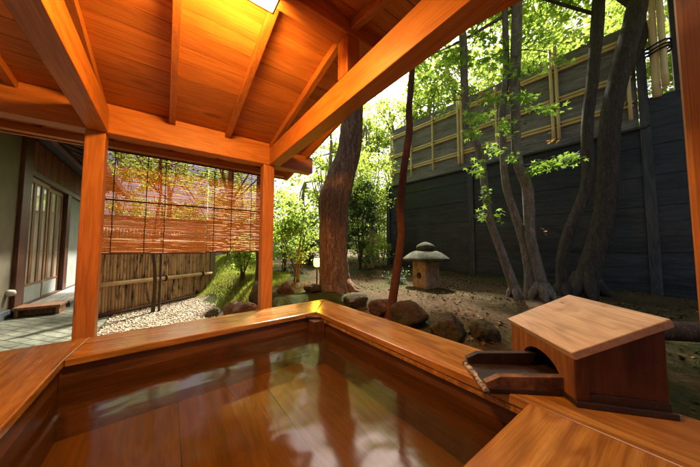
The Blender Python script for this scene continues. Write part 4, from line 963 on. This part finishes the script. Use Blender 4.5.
# trees beyond the fence and behind the garden
def far_tree(px, depth, zc, w_, h_, label, mat, seed, tw_=.12, lean=0, n=58, leaf=.165, base_py=262, per=70, cr_=.42, lower=True):
    p = at(px, base_py, depth); z = gz(p.x, p.y)
    r = empty('background_tree', (p.x, p.y, z), label, 'tree', 'trees around the garden'); rg = np.random.RandomState(seed); rj = random.Random(seed)
    top = Vector((p.x + lean, p.y + rj.uniform(-.3, .3), zc + h_ * .4))
    tp_ = [(p.x, p.y, z - .1, tw_), (p.x + lean * .2 + rj.uniform(-.1, .1), p.y, z + (zc - z) * .4, tw_ * .85), (p.x + lean * .6 + rj.uniform(-.12, .12), p.y, zc - .2, tw_ * .6), (*top, tw_ * .2)]
    trunk('trunk', tp_, bark_bg, r, 10, seed=seed)
    lob = [((p.x + lean * .8, p.y, zc), (w_ * .5, w_ * .5, h_ * .5)), ((p.x + lean + rj.uniform(-.4, .4) * w_, p.y + rj.uniform(-.3, .3) * w_, zc + h_ * .3), (w_ * .35, w_ * .35, h_ * .3)), ((p.x + rj.uniform(-.4, .4) * w_, p.y + rj.uniform(-.3, .3) * w_, zc - h_ * .3), (w_ * .33, w_ * .33, h_ * .22))]
    branches(r, lob, r, bark_bg, [tp_[1], tp_[2], tuple(top)], 12, tw_ * .3, seed)
    cs, rs = crown_clumps(rg, lob, n, cr_); leaf_mesh('crown', clump_points(rg, cs, rs, per), leaf, mat, r, seed)
FT = [
 (300, 10.5, 2.7, 3.2, 2.8, 'tree in the gap between the middle post and the big trunk, far behind the shrubs', leaf_bright, 51),
 (324, 8.6, 4.6, 2.6, 2.6, 'thin pale tree just left of the big trunk, seen against the white sky', leaf_bright, 52),
 (372, 10.0, 4.2, 3.4, 4.6, 'leafy tree between the big trunk and the end of the dark fence', leaf_bright, 53),
 (395, 11.5, 6.2, 3.6, 4.0, 'tall tree above the far end of the dark fence', leaf_bright, 54),
 (430, 10.0, 6.4, 3.2, 3.4, 'bright tree rising over the fence behind the slim red trunk', leaf_bright, 55),
 (462, 9.5, 7.0, 3.4, 3.8, 'tree over the fence behind the leftmost maple stem', leaf_mid, 56),
 (500, 10.5, 7.8, 3.8, 4.2, 'tree over the fence behind the middle maple stem', leaf_bright, 57),
 (540, 9.5, 7.6, 3.4, 3.6, 'tree over the fence between the maple and the slender trunk', leaf_bright, 58),
 (578, 10.5, 8.8, 3.8, 4.4, 'tree over the fence behind the slender bending trunk', leaf_mid, 59),
 (622, 9.5, 8.0, 3.4, 4.4, 'tree over the fence behind the thick dark trunk', leaf_bright, 60),
 (655, 9.0, 6.8, 3.2, 4.6, 'tree showing through the gap beside the tied bamboo poles', leaf_bright, 61),
 (235, 12.5, 3.0, 4.0, 4.2, 'tree behind the pale wall, seen through the right blind', leaf_bright, 62),
 (170, 12.5, 3.6, 4.4, 4.2, 'tree behind the pale wall, seen through the middle of the blinds', leaf_bright, 63),
 (115, 13.5, 4.2, 4.4, 4.6, 'tree behind the pale wall beside the house', leaf_mid, 64),
 (226, 9.2, 5.4, 4.4, 2.2, 'added shade tree with a high crown between the bamboo fence and the pale wall', leaf_mid, 66),  # added to keep sun off the house and gravel
 (345, 14.0, 3.0, 4.6, 3.6, 'wide tree closing the view behind the big trunk', leaf_mid, 65),
]
NN = {51: 34, 52: 18, 53: 60, 54: 38, 55: 40, 65: 34}
for px, d, zc, w_, h_, lb_, mt, sd in FT: far_tree(px, d, zc, w_, h_, lb_, mt, sd, tw_=.10 + .02 * (sd % 4), lean=((sd * 37) % 7 - 3) * .12, n=NN.get(sd, 58))

# ------------------------------------------------------------------ ground cover
rg = np.random.RandomState(77); n_ = 10000
px_ = rg.uniform(1.55, 5.9, n_); py_ = rg.uniform(-.6, 7.5, n_)
kq = (np.sin(px_ * 2.9 + 2) * np.cos(py_ * 3.3 + px_) + rg.normal(0, .35, n_)) > .05; px_, py_ = px_[kq], py_[kq]
cen = np.stack([px_, py_, ground(px_, py_) + .008], -1)
leaf_o = leaf_mesh('leaf_litter', cen, .038, littercol, None, 78, up=2.2, width=.38); tag(leaf_o, 'dry brown fallen leaves scattered over the garden soil', 'leaf litter', kind='stuff')
def blades(name, xs_, ys_, h_, mat, label, cat, seed):
    rg = np.random.RandomState(seed); n = len(xs_); z = ground(xs_, ys_); hh_ = h_ * rg.uniform(.5, 1.3, n); a = rg.uniform(0, 6.28, n); lx_ = rg.normal(0, .4, n) * hh_; ly_ = rg.normal(0, .4, n) * hh_; wd = .004
    V = np.stack([np.stack([xs_ - np.cos(a) * wd, ys_ - np.sin(a) * wd, z - .005], -1), np.stack([xs_ + np.cos(a) * wd, ys_ + np.sin(a) * wd, z - .005], -1), np.stack([xs_ + lx_, ys_ + ly_, z + hh_], -1)], 1)
    o = np_mesh(name, V.reshape(-1, 3), np.arange(n * 3).reshape(-1, 3), 3, mat); return tag(o, label, cat, kind='stuff')
n_ = 70000; gx = rg.uniform(.4, 3.2, n_); gy = rg.uniform(3.4, 9.5, n_)
k = (gx > edge(gy) + .18 + .12 * np.sin(gy * 5)) & (gx < 1.55 + .22 * (gy - 3.4) + .15 * np.sin(gy * 3)) & (gy > 3.5 + .2 * np.sin(gx * 6))
blades('lawn_grass', gx[k], gy[k], .045, grassm, 'bright yellow green grass on the mound behind the middle post', 'grass', 79)
n_ = 16000; gx = rg.uniform(1.7, 5.8, n_); gy = rg.uniform(-.3, 6, n_); kk_ = (np.sin(gx * 2.3 + 1) * np.sin(gy * 1.9 + gx) > .15)
blades('moss_tufts', gx[kk_], gy[kk_], .02, leaf_deep, 'short dark moss tufts on the garden soil', 'moss', 80)
